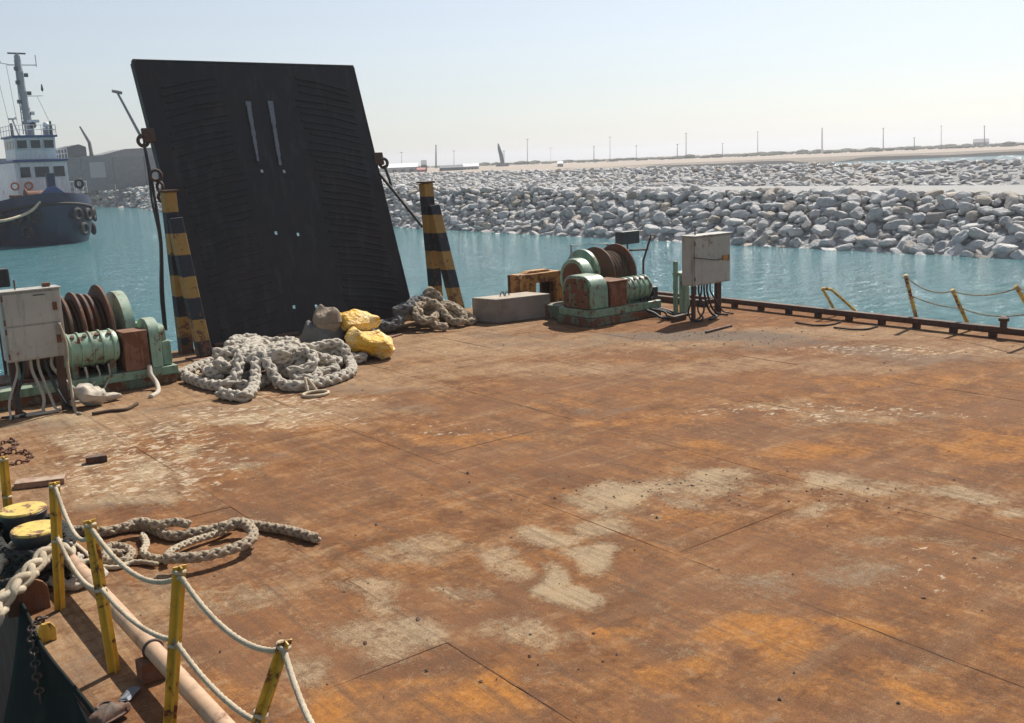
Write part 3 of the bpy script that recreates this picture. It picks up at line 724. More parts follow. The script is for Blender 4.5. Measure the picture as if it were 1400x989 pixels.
# --- left winch
wl_ = thing('mooring_winch', 'green mooring winch with brown wire drums behind the left grey cabinet', 'winch', (4.4, 16.9, 0), 'deck winches at the bow')
MB().box(2.7, 5.42, 16.32, 16.52, .004, .16).build('skid', 'green_dark', wl_, bevel=.01)
MB().box(2.7, 5.45, 16.28, 16.72, .162, .30).build('skid_beam', 'green', wl_, bevel=.01)
MB().box(2.7, 5.45, 16.95, 17.75, .004, .30).build('skid_beam', 'green_dark', wl_, bevel=.01)
motor(wl_, 3.72, 4.58, 16.56, .73, .265, 'green_pale')
MB().box(4.62, 5.01, 16.30, 16.78, .302, .95).build('gear_cover', 'rust_box', wl_, bevel=.012)
MB().prism(dome_profile(16.30, 16.95, .302, 1.10, .28), 'x', 5.04, 5.22).build('gear_case', 'green_pale', wl_, smooth='auto', bevel=.01)
MB().box(5.222, 5.40, 16.36, 16.85, .302, .72).build('bearing_block', 'green', wl_, bevel=.03)
MB().prism(dome_profile(16.40, 16.82, .72, .98, .15), 'x', 5.224, 5.34).build('bearing_cap', 'green', wl_, smooth='auto', bevel=.01)
for yy_ in (16.42, 16.6, 16.78):
    for zz_ in (.5, .85): MB().cyl((5.0, yy_, zz_), (5.045, yy_, zz_), .03, n=6).build('bolt', 'rust_dark', wl_)
drum(wl_, 3.3, 4.60, 17.35, .88, .78, .60, [(3.3, .66), (3.98, .66), (4.17, .70), (4.30, .66), (4.40, .64), (4.585, .78)])
MB().lathe([(.12, 0), (.62, 0), (.64, .01), (.64, .17), (.6, .18), (.58, .05), (.12, .05)], (4.80, 17.35, .88), (1, 0, 0), 48).build('brake_wheel', 'green_pale', wl_, smooth='auto')
MB().cyl((3.1, 17.35, .88), (5.3, 17.35, .88), .07, n=16).build('shaft', 'rust_dark', wl_, smooth='auto')
for xx in (3.16, 4.70, 5.16): MB().prism([(17.05, .302), (17.65, .302), (17.5, .95), (17.2, .95)], 'x', xx-.05, xx+.05).build('bearing_stand', 'green', wl_, bevel=.008)
# floodlight left
fl = thing('floodlight', 'black floodlight behind the left grey cabinet at the photo edge', 'floodlight', (3.15, 17.95, 0), 'floodlights by the winches')
MB().box(2.9, 3.38, 17.82, 18.02, 1.72, 2.02).build('lamp_housing', 'black', fl, bevel=.02)
MB().cyl((3.15, 17.95, 0), (3.15, 17.95, 1.72), .03, n=8).build('pole', 'rust_dark', fl)
MB().box(3.02, 3.28, 17.84, 18.06, .004, .03).build('base_plate', 'rust_dark', fl)
# --- right winch
wr = thing('anchor_winch', 'green winch with rusty drum left of the right grey cabinet', 'winch', (14.6, 15.5, 0), 'deck winches at the bow')
MB().box(13.5, 15.55, 14.86, 15.95, .004, .17).build('skid', 'green_dark', wr, bevel=.012)
MB().box(13.55, 15.60, 14.90, 15.95, .172, .34).build('skid_beam', 'green', wr, bevel=.02)
MB().box(13.75, 16.2, 15.96, 16.75, .004, .3).build('skid_beam', 'green_dark', wr, bevel=.012)
MB().prism(dome_profile(14.95, 15.88, .342, 1.03, .32), 'x', 13.60, 14.08).build('gear_case', 'green', wr, smooth='auto', bevel=.03)
MB().prism(dome_profile(15.02, 15.80, .36, .98, .3), 'x', 13.56, 13.598).build('gear_case_cover', 'green_dark', wr, smooth='auto', bevel=.01)
for a in range(8):
    t_ = a*math.pi/4; MB().cyl((13.53, 15.41+.33*math.cos(t_), .66+.22*math.sin(t_)), (13.56, 15.41+.33*math.cos(t_), .66+.22*math.sin(t_)), .025, n=6).build('bolt', 'rust_dark', wr)
MB().box(14.13, 14.60, 14.94, 15.55, .342, .86).build('gear_cover', 'rust_box', wr, bevel=.012)
MB().box(14.10, 14.63, 14.91, 15.58, .862, .89).build('cover_lid', 'rust', wr, bevel=.006)
motor(wr, 14.66, 15.48, 15.25, .62, .25, 'green_pale')
MB().box(15.5, 15.66, 15.05, 15.45, .342, .62).build('brake_box', 'black', wr, bevel=.02)
drum(wr, 14.98, 15.62, 16.3, .86, .64, .52, [(14.98, .62), (15.60, .64)])
MB().lathe([(.1, 0), (.50, 0), (.54, .02), (.54, .10), (.5, .11), (.1, .06)], (14.52, 16.3, .92), (1, 0, 0), 44).build('brake_wheel', 'green', wr, smooth='auto')
MB().lathe([(.06, 0), (.31, 0), (.32, -.02), (.42, -.02), (.43, .02), (.43, .22), (.3, .23)], (14.08, 16.05, .88), (1, 0, 0), 40).build('warping_head', 'green_pale', wr, smooth='auto')
MB().lathe([(.05, -.03), (.3, -.03), (.36, -.012), (.36, .0)], (14.078, 16.05, .88), (1, 0, 0), 36).build('head_face', 'rust', wr, smooth='auto')
MB().cyl((14.3, 16.3, .88), (15.8, 16.3, .88), .07, n=14).build('shaft', 'rust_dark', wr, smooth='auto')
MB().cyl((14.0, 16.05, .88), (14.6, 16.05, .88), .06, n=14).build('shaft', 'rust_dark', wr, smooth='auto')
for xx in (14.80, 15.78): MB().prism([(16.0, .302), (16.6, .302), (16.45, .98), (16.15, .98)], 'x', xx-.05, xx+.05).build('bearing_stand', 'green', wr, bevel=.008)
MB().prism([(15.97, .302), (16.3, .302), (16.2, .95), (15.98, .95)], 'x', 14.32, 14.40).build('bearing_stand', 'green', wr, bevel=.008)
s = MB(); s.tube([(15.05, 17.2, .02), (15.05, 17.2, 1.47), (16.2, 17.2, 1.42), (16.2, 17.2, .02)], .03, 8)
tag(s.build('pipe_frame', 'lamp', loc=(15.6, 17.2, 0)), 'thin grey pipe frame standing behind the right green winch', 'frame')
fr = thing('floodlight', 'black floodlight on a bent arm above the right winch drum', 'floodlight', (17.2, 17.2, 0), 'floodlights by the winches')
MB().box(16.55, 17.15, 17.08, 17.3, 1.36, 1.67).build('lamp_housing', 'black', fr, bevel=.02)
MB().box(16.57, 17.13, 17.3, 17.33, 1.38, 1.65).build('lens', 'glass', fr)
MB().tube([(16.85, 17.2, 1.37), (16.85, 17.2, 1.20), (17.55, 17.2, 1.17)], .022, 8).build('arm', 'rust_dark', fr)
MB().tube([(17.38, 17.2, .0), (17.38, 17.2, .9), (17.66, 17.2, 1.5), (17.80, 17.2, 1.49)], .025, 8).build('pole', 'rust_dark', fr)

# ================================================================== CABINETS
def cabinet(name, label, x0, x1, y, z0, z1, depth, split, legs, lampbits):
    t = thing(name, label, 'cabinet', ((x0+x1)/2, y+depth/2, 0), 'grey electrical cabinets on legs')
    b = MB().box(x0, x1, y, y+depth, z0, z1).build('body', 'grey', t, bevel=.012)
    parts = [(z0+.03, z1-.03)] if split is None else [(z0+.03, split-.012), (split+.012, z1-.03)]
    for a, c in parts:
        d = MB().box(x0+.03, x1-.03, y-.02, y-.001, a, c).build('door', 'grey', t, bevel=.005)
        for zz in (a+.12*(c-a), c-.12*(c-a)): MB().cyl((x0+.022, y-.026, zz-.04), (x0+.022, y-.026, zz+.04), .011, n=8).build('hinge', 'rust', d)
        MB().box(x1-.13, x1-.07, y-.04, y-.021, (a+c)/2-.06, (a+c)/2+.06).build('latch', 'rust', d, bevel=.004)
    MB().box(x0-.02, x1+.02, y-.05, y+depth+.02, z1+.001, z1+.02).build('rain_hood', 'grey', t, bevel=.004)
    for lx, ly, w in legs: MB().box(lx-w/2, lx+w/2, ly-.04, ly+.04, 0, z0-.001).build('leg', 'rust_dark', t, bevel=.005)
    return t
c1 = cabinet('control_cabinet', 'grey two-door control cabinet on legs left of the left winch', 2.80, 3.62, 15.68, .82, 1.84, .30, 1.34, [(2.88, 15.9, .09), (3.50, 15.72, .11)], 0)
MB().box(3.24, 3.40, 15.652, 15.659, 1.76, 1.775).build('name_strip', 'black', c1)
MB().cyl((3.05, 15.83, 1.86), (3.05, 15.83, 2.0), .012, n=6).build('stub', 'rust_dark', c1)
MB().box(3.42, 3.52, 15.78, 15.86, 1.861, 1.92).build('gland_box', 'rust', c1)
c2 = cabinet('switch_cabinet', 'grey single-door switch cabinet on legs at the right deck edge', 15.40, 16.56, 13.80, .73, 1.75, .32, None, [(15.44, 13.84, .06), (16.42, 14.02, .14)], 0)
MB().tube(spline([(15.36, 13.765, 1.33), (15.7, 13.76, 1.28), (16.1, 13.76, 1.22), (16.35, 13.76, 1.25)], .1), .009, 6).build('tie_wire', 'wire', c2)
MB().cyl((15.62, 13.95, 1.77), (15.62, 13.95, 1.95), .014, n=6).build('stub', 'rust_dark', c2)
MB().box(16.27, 16.43, 13.745, 13.779, 1.2, 1.3).build('hasp', 'ochre', c2, bevel=.005)
def cables(loc, label, starts, ends, mats, r, seed):
    rr = random.Random(seed)
    for i, (a, b) in enumerate(zip(starts, ends)):
        a, b = np.array(a, float), np.array(b, float); mid = a*.45+b*.55+np.array([rr.uniform(-.12, .12), rr.uniform(-.1, .1), 0]); mid[2] = a[2]*.3
        p = spline([a, a+np.array([rr.uniform(-.02, .02), 0, -.2]), mid, np.array([mid[0]*.5+b[0]*.5, mid[1]*.5+b[1]*.5, .07]), b, b+np.array([rr.uniform(-.5, .3), rr.uniform(-.25, .1), 0])], .05)
        p[:, 2] = np.maximum(p[:, 2], r*.95)
        o = MB().tube(p, r*rr.uniform(.8, 1.2), 7).build('cable', mats[i % len(mats)], loc=(a[0], a[1], 0), smooth=True); tag(o, ['first', 'second', 'third', 'fourth', 'fifth', 'sixth'][i]+' from the left, '+label, 'cable', label)
cables(None, 'cable hanging from the left grey cabinet onto the deck', [(2.92+.1*i, 15.8, .83) for i in range(6)], [(2.7+.22*i, 15.55+.05*(i % 3), .03) for i in range(6)], ['cable_pale', 'cable', 'cable_pale'], .022, 3)
cables(None, 'pale cable drooping from the left winch motor to the deck', [(4.0+.18*i, 16.35, .48) for i in range(3)], [(3.65+.2*i, 15.95, .03) for i in range(3)], ['cable_pale'], .018, 5)
cables(None, 'cable hanging from the right grey cabinet onto the deck', [(15.62+.09*i, 13.93, .74) for i in range(6)], [(15.3+.26*i, 13.75+.08*(i % 3), .03) for i in range(6)], ['rope_dark', 'cable'], .02, 8)
cables(None, 'dark cable drooping from the right winch motor to the deck', [(15.1+.1*i, 15.0, .42) for i in range(4)], [(15.2+.2*i, 14.5, .03) for i in range(4)], ['cable'], .028, 9)
s = MB(); rr = random.Random(2)
# --- pedestal
pd = thing('control_pedestal', 'small green pedestal with a tray left of the right grey cabinet', 'pedestal', (16.0, 14.6, 0))
MB().cyl((16.0, 14.6, .03), (16.0, 14.6, .86), .11, .11, 16).build('column', 'green_pale', pd, smooth='auto')
MB().box(15.84, 16.16, 14.44, 14.76, .002, .03).build('base_plate', 'rust', pd)
MB().box(15.78, 16.22, 14.45, 14.75, .862, .93).build('tray', 'green_pale', pd, bevel=.01)
MB().box(15.69, 15.76, 14.56, 14.64, .002, 1.18).build('side_bar', 'green', pd, bevel=.005)

# ================================================================== BLOCK, CHOCK FRAME
B = np.array([[12.42, 17.55], [12.57, 16.85], [13.9, 16.62], [13.78, 17.33]])
s = MB(); s.v = [(x, y, .003) for x, y in B]+[(x, y, .53) for x, y in B]; s.f = [(0, 1, 2, 3), (4, 5, 6, 7), (0, 1, 5, 4), (1, 2, 6, 5), (2, 3, 7, 6), (3, 0, 4, 7)]
blk = thing('ballast_block', 'grey weathered concrete block on the deck between right post and right winch', 'block', (13.1, 17.1, 0))
s.build('block', 'concrete', blk, bevel=.025)
for xx, yy_ in ((12.9, 17.15), (13.0, 17.1)):
    MB().tube(spline([(xx, yy_, .52), (xx+.02, yy_, .6), (xx+.1, yy_+.03, .63), (xx+.16, yy_+.05, .52)], .03), .012, 6).build('lifting_loop', 'rust_dark', blk)
ck = thing('chock_frame', 'ochre rusted steel chock frame with openings behind the concrete block', 'chock', (14.3, 17.8, 0))
s = MB(); s.prism([(13.78, .004), (13.78, .80), (13.86, .88), (14.95, .88), (15.03, .80), (15.12, .004), (14.86, .004), (14.80, .66), (14.22, .66), (14.18, .004)], 'y', 17.5, 17.62); s.build('front_plate', 'ochre', ck, bevel=.008)
s = MB(); s.prism([(13.78, .004), (13.78, .80), (13.86, .88), (14.95, .88), (15.03, .80), (15.12, .004)], 'y', 17.93, 18.0)
hole = [(14.5, .38), (14.5, .66), (14.72, .66), (14.72, .38)]
s = MB()
for a, b, c, d in ((13.78, 14.5, .004, .86), (14.72, 15.05, .004, .86), (14.5, 14.72, .004, .36), (14.5, 14.72, .66, .86)): s.box(a, b, 17.92, 18.0, c, d)
s.build('back_plate', 'rust_dark', ck)
MB().box(13.79, 15.02, 17.621, 17.919, .80, .875).build('top_plate', 'ochre', ck, bevel=.006)
for xx in (13.79, 14.96): MB().box(xx, xx+.06, 17.621, 17.919, .004, .798).build('side_plate', 'ochre', ck)
MB().prism([(14.05, .877), (14.15, .93), (14.7, .93), (14.8, .877)], 'y', 17.66, 17.88).build('crown', 'ochre', ck, bevel=.01)
MB().box(13.9, 13.98, 17.46, 17.498, .004, .7).build('stiffener', 'ochre', ck)

# ================================================================== ROPE HEAPS AND SACKS
def walk(cx, cy, ax, ay, L, seed, ds=.03, kap=2.6):
    r_ = np.random.RandomState(seed); p = np.array([cx-ax*.6, cy-ay*.3]); th = r_.uniform(0, 6.28); k = 0; out = []; kt = kap
    for i in range(int(L/ds)):
        if i % 28 == 0: kt = r_.choice([-1, 1], p=[.3, .7])*r_.uniform(.6, kap*1.9)
        k += (kt-k)*.09
        d = np.array([(p[0]-cx)/ax, (p[1]-cy)/ay]); q = np.hypot(*d)
        if q > .8:
            want = math.atan2(cy-p[1], cx-p[0]); df = (want-th+math.pi) % (2*math.pi)-math.pi; k += np.clip(df, -1, 1)*1.3*(q-.8)*4
        k = np.clip(k, -5.5, 5.5); th += k*ds; p = p+np.array([math.cos(th), math.sin(th)])*ds; out.append(p.copy())
    return np.array(out)
class Heap:
    def __init__(s, x0, y0, w, h, mound=None, cell=.04, cap=None):
        s.cap = cap
        s.x0, s.y0, s.c = x0, y0, cell; s.n, s.m = int(w/cell), int(h/cell); s.H = np.zeros((s.n, s.m))
        if mound:
            X, Y = np.meshgrid(x0+np.arange(s.n)*cell, y0+np.arange(s.m)*cell, indexing='ij')
            s.H = np.maximum(0, mound(X, Y))
    def lay(s, P, r, smooth=7, squash=.78):
        N = len(P); z = np.zeros(N); k = int(r*.8/s.c); ch = int(.5/.03); pend = []
        for i in range(N):
            a, b = int((P[i, 0]-s.x0)/s.c), int((P[i, 1]-s.y0)/s.c)
            A0, A1, B0, B1 = max(0, a-k), min(s.n, a+k+1), max(0, b-k), min(s.m, b+k+1)
            z[i] = s.H[A0:A1, B0:B1].max() if A1 > A0 and B1 > B0 else 0
            if s.cap: z[i] = min(z[i], max(0., s.cap(P[i, 0], P[i, 1])))
            pend.append((A0, A1, B0, B1, z[i]+2*r*squash))
            if len(pend) > ch:
                q = pend.pop(0)
                if q[1] > q[0] and q[3] > q[2]: s.H[q[0]:q[1], q[2]:q[3]] = np.maximum(s.H[q[0]:q[1], q[2]:q[3]], q[4])
        for q in pend:
            if q[1] > q[0] and q[3] > q[2]: s.H[q[0]:q[1], q[2]:q[3]] = np.maximum(s.H[q[0]:q[1], q[2]:q[3]], q[4])
        zz = np.pad(z, smooth*2, mode='edge'); ker = np.hanning(smooth*4+1); ker /= ker.sum()
        zz = np.convolve(zz, ker, 'valid'); z = np.maximum(zz, z-.45*r)
        zz = np.convolve(np.pad(z, 6, mode='edge'), np.ones(13)/13, 'valid')
        return np.column_stack([P, np.maximum(zz, 0)+r*.93])
def mnd(cx, cy, ax, ay, h): return lambda X, Y: h*(1-((X-cx)/ax)**2-((Y-cy)/ay)**2)
RR = .094
hp = Heap(4.0, 13.0, 6, 5, mnd(6.85, 15.85, 1.3, .9, .16), cap=lambda x, y: min(.42, mnd(6.95, 15.85, 1.9, 1.5, .9)(x, y)))
s = MB()
for i, (cx, cy, ax, ay, L, sd_) in enumerate(((6.75, 15.6, 1.55, 1.0, 15, 41), (7.1, 15.8, 1.3, .85, 12, 52), (6.6, 15.9, 1.3, .75, 11, 45), (7.2, 15.6, 1.1, .8, 5, 28))):
    s.rope(hp.lay(walk(cx, cy, ax, ay, L, sd_, kap=1.9), RR), RR)
for pts in ([(245, 520), (285, 503), (320, 500), (352, 520), (338, 548), (300, 545)], [(350, 520), (395, 535), (440, 530), (480, 515), (470, 500), (420, 505)], [(255, 522), (285, 533), (320, 535), (350, 512), (380, 490), (420, 492)]):
    g_ = spline([at(a, b)[:2] for a, b in pts], .03); s.rope(hp.lay(np.array(g_), RR), RR)
tag(s.build('rope_heap', 'rope', loc=(6.8, 15.6, 0), smooth=True), 'large heap of thick pale grey hawser piled in front of the ramp', 'rope')
c_ = at(432, 541); s = MB(); ph = np.linspace(0, 2*math.pi, 40)
s.tube(np.column_stack([c_[0]+.2*np.cos(ph), c_[1]+.16*np.sin(ph), np.full(40, .03)]), .024, 8)
s.tube(spline([c_+np.array([-.05, .16, .03]), c_+np.array([-.02, .28, .2]), c_+np.array([.02, .3, .22]), c_+np.array([.1, .16, .03])], .03), .024, 8)
tag(s.build('rope_eye', 'rope_white', loc=c_, smooth=True), 'thin pale rope loop lying at the front of the large rope heap', 'rope')
hp2 = Heap(8.8, 15.8, 5, 4, mnd(11.25, 17.75, .8, .6, .2), cap=mnd(11.3, 17.75, 1.3, .9, .52)); R2 = .085
s = MB()
for cx, cy, ax, ay, L, sd_ in ((11.2, 17.75, 1.0, .6, 9, 11), (11.45, 17.6, .75, .45, 5, 12)):
    s.rope(hp2.lay(walk(cx, cy, ax, ay, L, sd_), R2), R2)
tag(s.build('rope_heap', 'rope_tan', loc=(11.2, 17.7, 0), smooth=True), 'smaller tan rope heap at the foot of the right striped post', 'rope')
s = MB(); s.rope(hp2.lay(walk(11.0, 17.95, .8, .4, 4, 14), .1), .1)
tag(s.build('dark_rope', 'cloth_grey', loc=(11.0, 17.9, 0), smooth=True), 'dark grey rope lying across the smaller tan rope heap', 'rope')
s = MB(); pe = aty(590, 398, 18.3); 
s.rope(spline([pe+np.array([-.2, 0, -.75]), pe+np.array([-.2, 0, -.2]), pe+np.array([-.05, -.03, 0]), pe+np.array([.14, -.08, -.22]), pe+np.array([.25, -.1, -.76])], .03), .1)
tag(s.build('rope_bight', 'rope_tan', loc=(pe[0], 18.3, 0), smooth=True), 'tan rope loop standing up against the right striped post', 'rope')

def sack(name, c, size, rz, tilt, mat, label, seed, cat='sack', sharp=1.):
    rs_ = np.random.RandomState(seed+50); bm = bmesh.new(); bmesh.ops.create_cube(bm, size=2); bmesh.ops.subdivide_edges(bm, edges=bm.edges, cuts=30, use_grid_fill=True)
    R3 = np.array(Matrix.Rotation(rz, 3, 'Z') @ Matrix.Rotation(tilt[0], 3, 'X') @ Matrix.Rotation(tilt[1], 3, 'Y'))
    Q = np.array([v.co[:] for v in bm.verts]); Fc = [[v.index for v in f.verts] for f in bm.faces]; bm.free()
    U, Vv, Wd = Q[:, 0].copy(), Q[:, 1].copy(), Q[:, 2].copy()
    pil = np.clip((1-np.abs(U)**5)*(1-np.abs(Vv)**4), 0, 1)**.55          # pillow that closes in a seam
    fold = np.zeros(len(Q))
    for k in range(9):
        d = rs_.normal(size=2); d /= np.linalg.norm(d); fr = rs_.uniform(1.2, 3.6); ph = rs_.uniform(0, 6.3)
        t_ = (U*d[0]+Vv*d[1])*fr+ph+.7*np.sin((U*d[1]-Vv*d[0])*rs_.uniform(1, 2.5)+ph)
        fold += (1-np.abs(np.sin(t_)))**2*rs_.uniform(.4, 1.)/fr*1.5
    fold *= sharp; fold -= fold.mean(); nz = np.array([mnoise.noise(Vector((u*1.1+seed*3.3, v*1.1, w*.6))) for u, v, w in Q])
    X = U*(1-.12*np.abs(Vv)**3)+.10*nz*1.2; Y = Vv*(1-.10*np.abs(U)**3)+.12*np.roll(nz, 7)
    Z = Wd*pil*(1+.45*nz)+.42*fold*pil*np.sign(Wd+.01)*.7+.10*nz
    V = (np.stack([X, Y, Z], 1)*np.array(size))@R3.T
    V = V+np.array([c[0], c[1], c[2]-V[:, 2].min()]); V[:, 2] = np.maximum(V[:, 2], c[2]+.002)
    s = MB(); s.add(V, Fc)
    o = s.build(name, mat, loc=c, smooth='auto'); o.data.set_sharp_from_angle(angle=math.radians(28)); return tag(o, label, cat)
sack('sack', (8.72, 15.6, 0.0), (.46, .40, .21), -.55, (0, .3), 'sack', 'crumpled yellow sack lying lowest beside the large rope heap', 1, sharp=1.1)
sack('sack', (8.12, 16.2, 0.0), (.34, .34, .26), .3, (0, 0), 'cloth_grey', 'grey cloth bundle under the upper yellow sack', 2)
sack('sack', (8.72, 16.1, .42), (.42, .34, .18), .1, (0, .05), 'sack', 'yellow sack stacked on top of the grey bundle and lower sack', 3, sharp=.8)
sack('sack', (8.16, 16.1, .45), (.24, .25, .2), -.2, (0, 0), 'cloth_brown', 'brownish open sack mouth beside the upper yellow sack', 6)
sack('sack', (8.75, 16.15, 0.0), (.36, .3, .2), .2, (0, 0), 'cloth_grey', 'dark folded bag underneath the stacked yellow sacks', 8)
pr = at(125, 556); sack('rag_bundle', (pr[0], pr[1], 0), (.22, .17, .13), .3, (0, .3), 'cloth', 'pale cloth bundle on the deck in front of the left winch', 4, 'bundle')
pr = at(152, 549); sack('rag', (pr[0], pr[1], 0), (.16, .06, .05), .1, (0, 0), 'cloth', 'small dusty rag just right of the pale cloth bundle', 5, 'rag')
pr = at(210, 533); s = MB()
s.tube(spline([aty(204, 500, 16.25), aty(206, 512, 16.15), aty(214, 524, 16.0), at(216, 536, .03), at(206, 543, .02)], .03), .04, 8)
tag(s.build('rag_strip', 'cloth', loc=at(212, 538), smooth=True), 'pale rag strip hanging off the left winch skid', 'rag')
s = MB(); s.tube(spline([aty(80, 442, 15.62), aty(90, 470, 15.6), aty(92, 500, 15.58), aty(97, 530, 15.56), at(103, 562, .02), at(110, 566, .02)], .03), .025, 7)
tag(s.build('rope_strand', 'rope_tan', loc=at(103, 562), smooth=True), 'frayed tan rope strand hanging beside the left grey cabinet', 'rope')
s = MB(); s.tube(spline([at(126, 566, .025), at(150, 562, .025), at(172, 560, .025), at(188, 552, .025)], .03), .025, 7)
tag(s.build('rope_strand', 'rope_brown', loc=at(150, 562), smooth=True), 'short brown rope end lying in front of the left winch', 'rope')
hp3 = Heap(5.0, 16.5, 2.2, 2.2); s = MB(); s.tube(hp3.lay(walk(5.85, 17.1, .55, .45, 8, 31, kap=4), .03), .03, 8)
tag(s.build('rope_tangle', 'rope_tan', loc=(5.85, 17.1, 0), smooth=True), 'thin tangled lines between left winch and left striped post', 'rope')

# ================================================================== PORT SIDE
def railpost(base, top, label, r=.0225, grp='yellow rope rail posts along the port edge'):
    t = thing('rail_post', label, 'post', base, grp); base, top = np.array(base, float), np.array(top, float)
    d = unit(top-base); xx = unit(np.cross(d, (0, 1, 0))); yy_ = np.cross(xx, d)
    MB().beam(base, top, r*2, .012, (1, 0, 0)).build('web', 'yellow', t, bevel=.003)
    MB().beam(base+np.array([r, r*.8, 0]), top+np.array([r, r*.8, 0]), .012, r*1.7, (1, 0, 0)).build('flange', 'yellow', t, bevel=.003)
    MB().beam(base-np.array([r, -r*.8, 0]), top-np.array([r, -r*.8, 0]), .012, r*1.7, (1, 0, 0)).build('flange', 'yellow', t, bevel=.003)
    for q in (.97, .55):
        p = base+(top-base)*q; MB().torus(p+np.array([0, .02, 0]), d, r*1.35, .013, 18, 8).build('rope_lashing', 'rope_white', t, smooth=True)
    return base, top
P0 = railpost((1.60, 10.05, 0), tuple(aty(5, 625, 10.0)), 'short yellow post left of the bollard at the photo edge')
P1 = railpost((1.58, 8.17, 0), tuple(aty(75, 660, 8.12)), 'yellow rail post nearest the bollard')
P2 = railpost((1.61, 6.81, 0), tuple(aty(123, 712, 6.86)), 'leaning yellow rail post, second from the bollard')
P3 = railpost((1.62, 5.73, 0), tuple(aty(247, 775, 5.60)), 'tall yellow rail post, third from the bollard')
P4 = railpost((1.68, 4.88, 0), tuple(at(392, 878, .98)), 'yellow rail post nearest the viewer')
P5 = (np.array((1.62, 3.6, 0)), np.array((1.7, 3.6, 1.05)))
def line(pts, r, label, mat='rope_white'):
    o = MB().tube(spline(pts, .02), r, 10, laid(r)).build('guard_rope', mat, loc=pts[0], smooth=True); tag(o, label, 'rope', 'guard ropes strung between the rail posts')
def up(P, q): return P[0]+(P[1]-P[0])*q
def sag(A, B, s_, n=7, bow=.5):
    t = np.linspace(0, 1, n)[:, None]; p = A+(B-A)*t; p[:, 2] -= s_*(4*t*(1-t))[:, 0]; return p
line(sag(up(P1, .97), up(P2, .94), .22), .017, 'upper guard rope between the first two yellow posts')
line(sag(up(P2, .95), up(P3, .94), .16), .017, 'upper guard rope between the second and third yellow posts')
line(sag(up(P3, .95), up(P4, .95), .14), .017, 'upper guard rope between the third post and the nearest post')
line(sag(up(P4, .95), up(P5, .9), .12), .017, 'guard rope running from the nearest post out of the photo')
line(sag(up(P1, .58), up(P2, .56), .13), .017, 'lower guard rope between the first two yellow posts')
line(sag(up(P2, .56), up(P3, .58), .08), .017, 'lower guard rope between the second and third yellow posts')
line(sag(up(P3, .57), up(P4, .5), .07), .017, 'lower guard rope between the third post and the nearest post')
# deck pipe
pp = thing('deck_pipe', 'long cream pipe on supports along the port edge', 'pipe', (1.81, 5, 0))
MB().cyl((1.81, 8.85, .21), (1.80, -2.5, .21), .06, n=24).build('pipe', 'cream', pp, smooth='auto')
MB().cyl((1.81, 9.10, .21), (1.81, 8.78, .21), .085, n=24).build('end_collar', 'rust', pp, smooth='auto')
for y in (6.55, 3.6, .6):
    MB().torus((1.81, y, .21), (0, 1, 0), .064, .012, 24, 8).build('clamp', 'rust_dark', pp, smooth=True)
    MB().box(1.70, 1.92, y-.07, y+.07, .003, .149).build('support', 'rust', pp, bevel=.008)
# bollard
bo = thing('double_bollard', 'black double bollard with chipped yellow tops on the port edge', 'bollard', (1.62, 9.3, 0))
for (x, y) in ((1.66, 9.62), (1.63, 8.98)):
    p = MB().lathe([(.19, .02), (.175, .06), (.175, .36), (.2, .40), (.205, .44), (.2, .445)], (x, y, 0), (0, 0, 1), 32).build('bitt', 'black', bo, smooth='auto')
    MB().lathe([(.2, .446), (.203, .455), (.195, .468), (.01, .47)], (x, y, 0), (0, 0, 1), 32).build('top_cap', 'yellow_pale', p, smooth='auto')
MB().box(1.40, 1.88, 8.62, 9.98, .003, .03).build('base_plate', 'rust_dark', bo, bevel=.006)
# ropes on the bollard
s = MB(); ph = np.linspace(0, 1, 240)
for k, z in enumerate((.09, .2, .3)):
    t_ = ph*2*math.pi; s.rope(np.column_stack([1.645+.27*np.sin(t_)+.015*np.sin(t_*5+k), 9.30+.32*np.cos(t_)*1.0+.27*np.sign(np.cos(t_))*np.abs(np.cos(t_))**.5, z+.02*np.sin(t_*2+k)]), .055)
tag(s.build('bollard_turns', 'rope_dark', loc=(1.65, 9.3, 0), smooth=True), 'dark greasy rope turns wound around the double bollard', 'rope')
def hawser(pts, r, mat, label):
    o = MB().rope(spline(pts, .02), r, 3.2, 8, 4).build('hawser', mat, loc=pts[0], smooth=True); return tag(o, label, 'rope', 'mooring hawsers at the bollard')
hawser([(1.90, 9.55, .2), (1.88, 9.1, .24), (1.78, 8.68, .28), at(70, 752, .34), at(30, 795, .30), at(0, 830, .2), (.75, 7.6, -.2), (.5, 7.2, -.6)], .07, 'rope_white', 'thick pale plaited hawser leading from the bollard over the port edge')
hawser([(1.50, 9.9, .2), at(40, 725, .3), at(20, 745, .3), at(0, 772, .25), (.9, 8.6, .05)], .05, 'rope_white', 'pale plaited rope leaving the bollard at the photo edge')
hawser([(1.9, 9.2, .1), (1.80, 8.75, .12), at(90, 765, .2), at(50, 775, .22), at(15, 800, .2), at(-15, 815, .1), (.6, 7.9, -.3)], .06, 'rope_dark', 'dark hawser beside the thick pale hawser')
hawser([(1.95, 9.05, .08), (1.84, 8.72, .06), at(140, 785, .06), at(95, 800, .06), at(70, 795, .06), (1.45, 8.85, .06)], .055, 'rope', 'grey rope bight lying on the deck below the bollard')
# yellow rail stub at the photo edge
s = MB(); s.tube([at(-40, 640, .9), at(12, 708, .35), at(20, 716, .3)], .03, 10); s.box(1.52, 1.6, 9.97, 10.03, .0, .03)
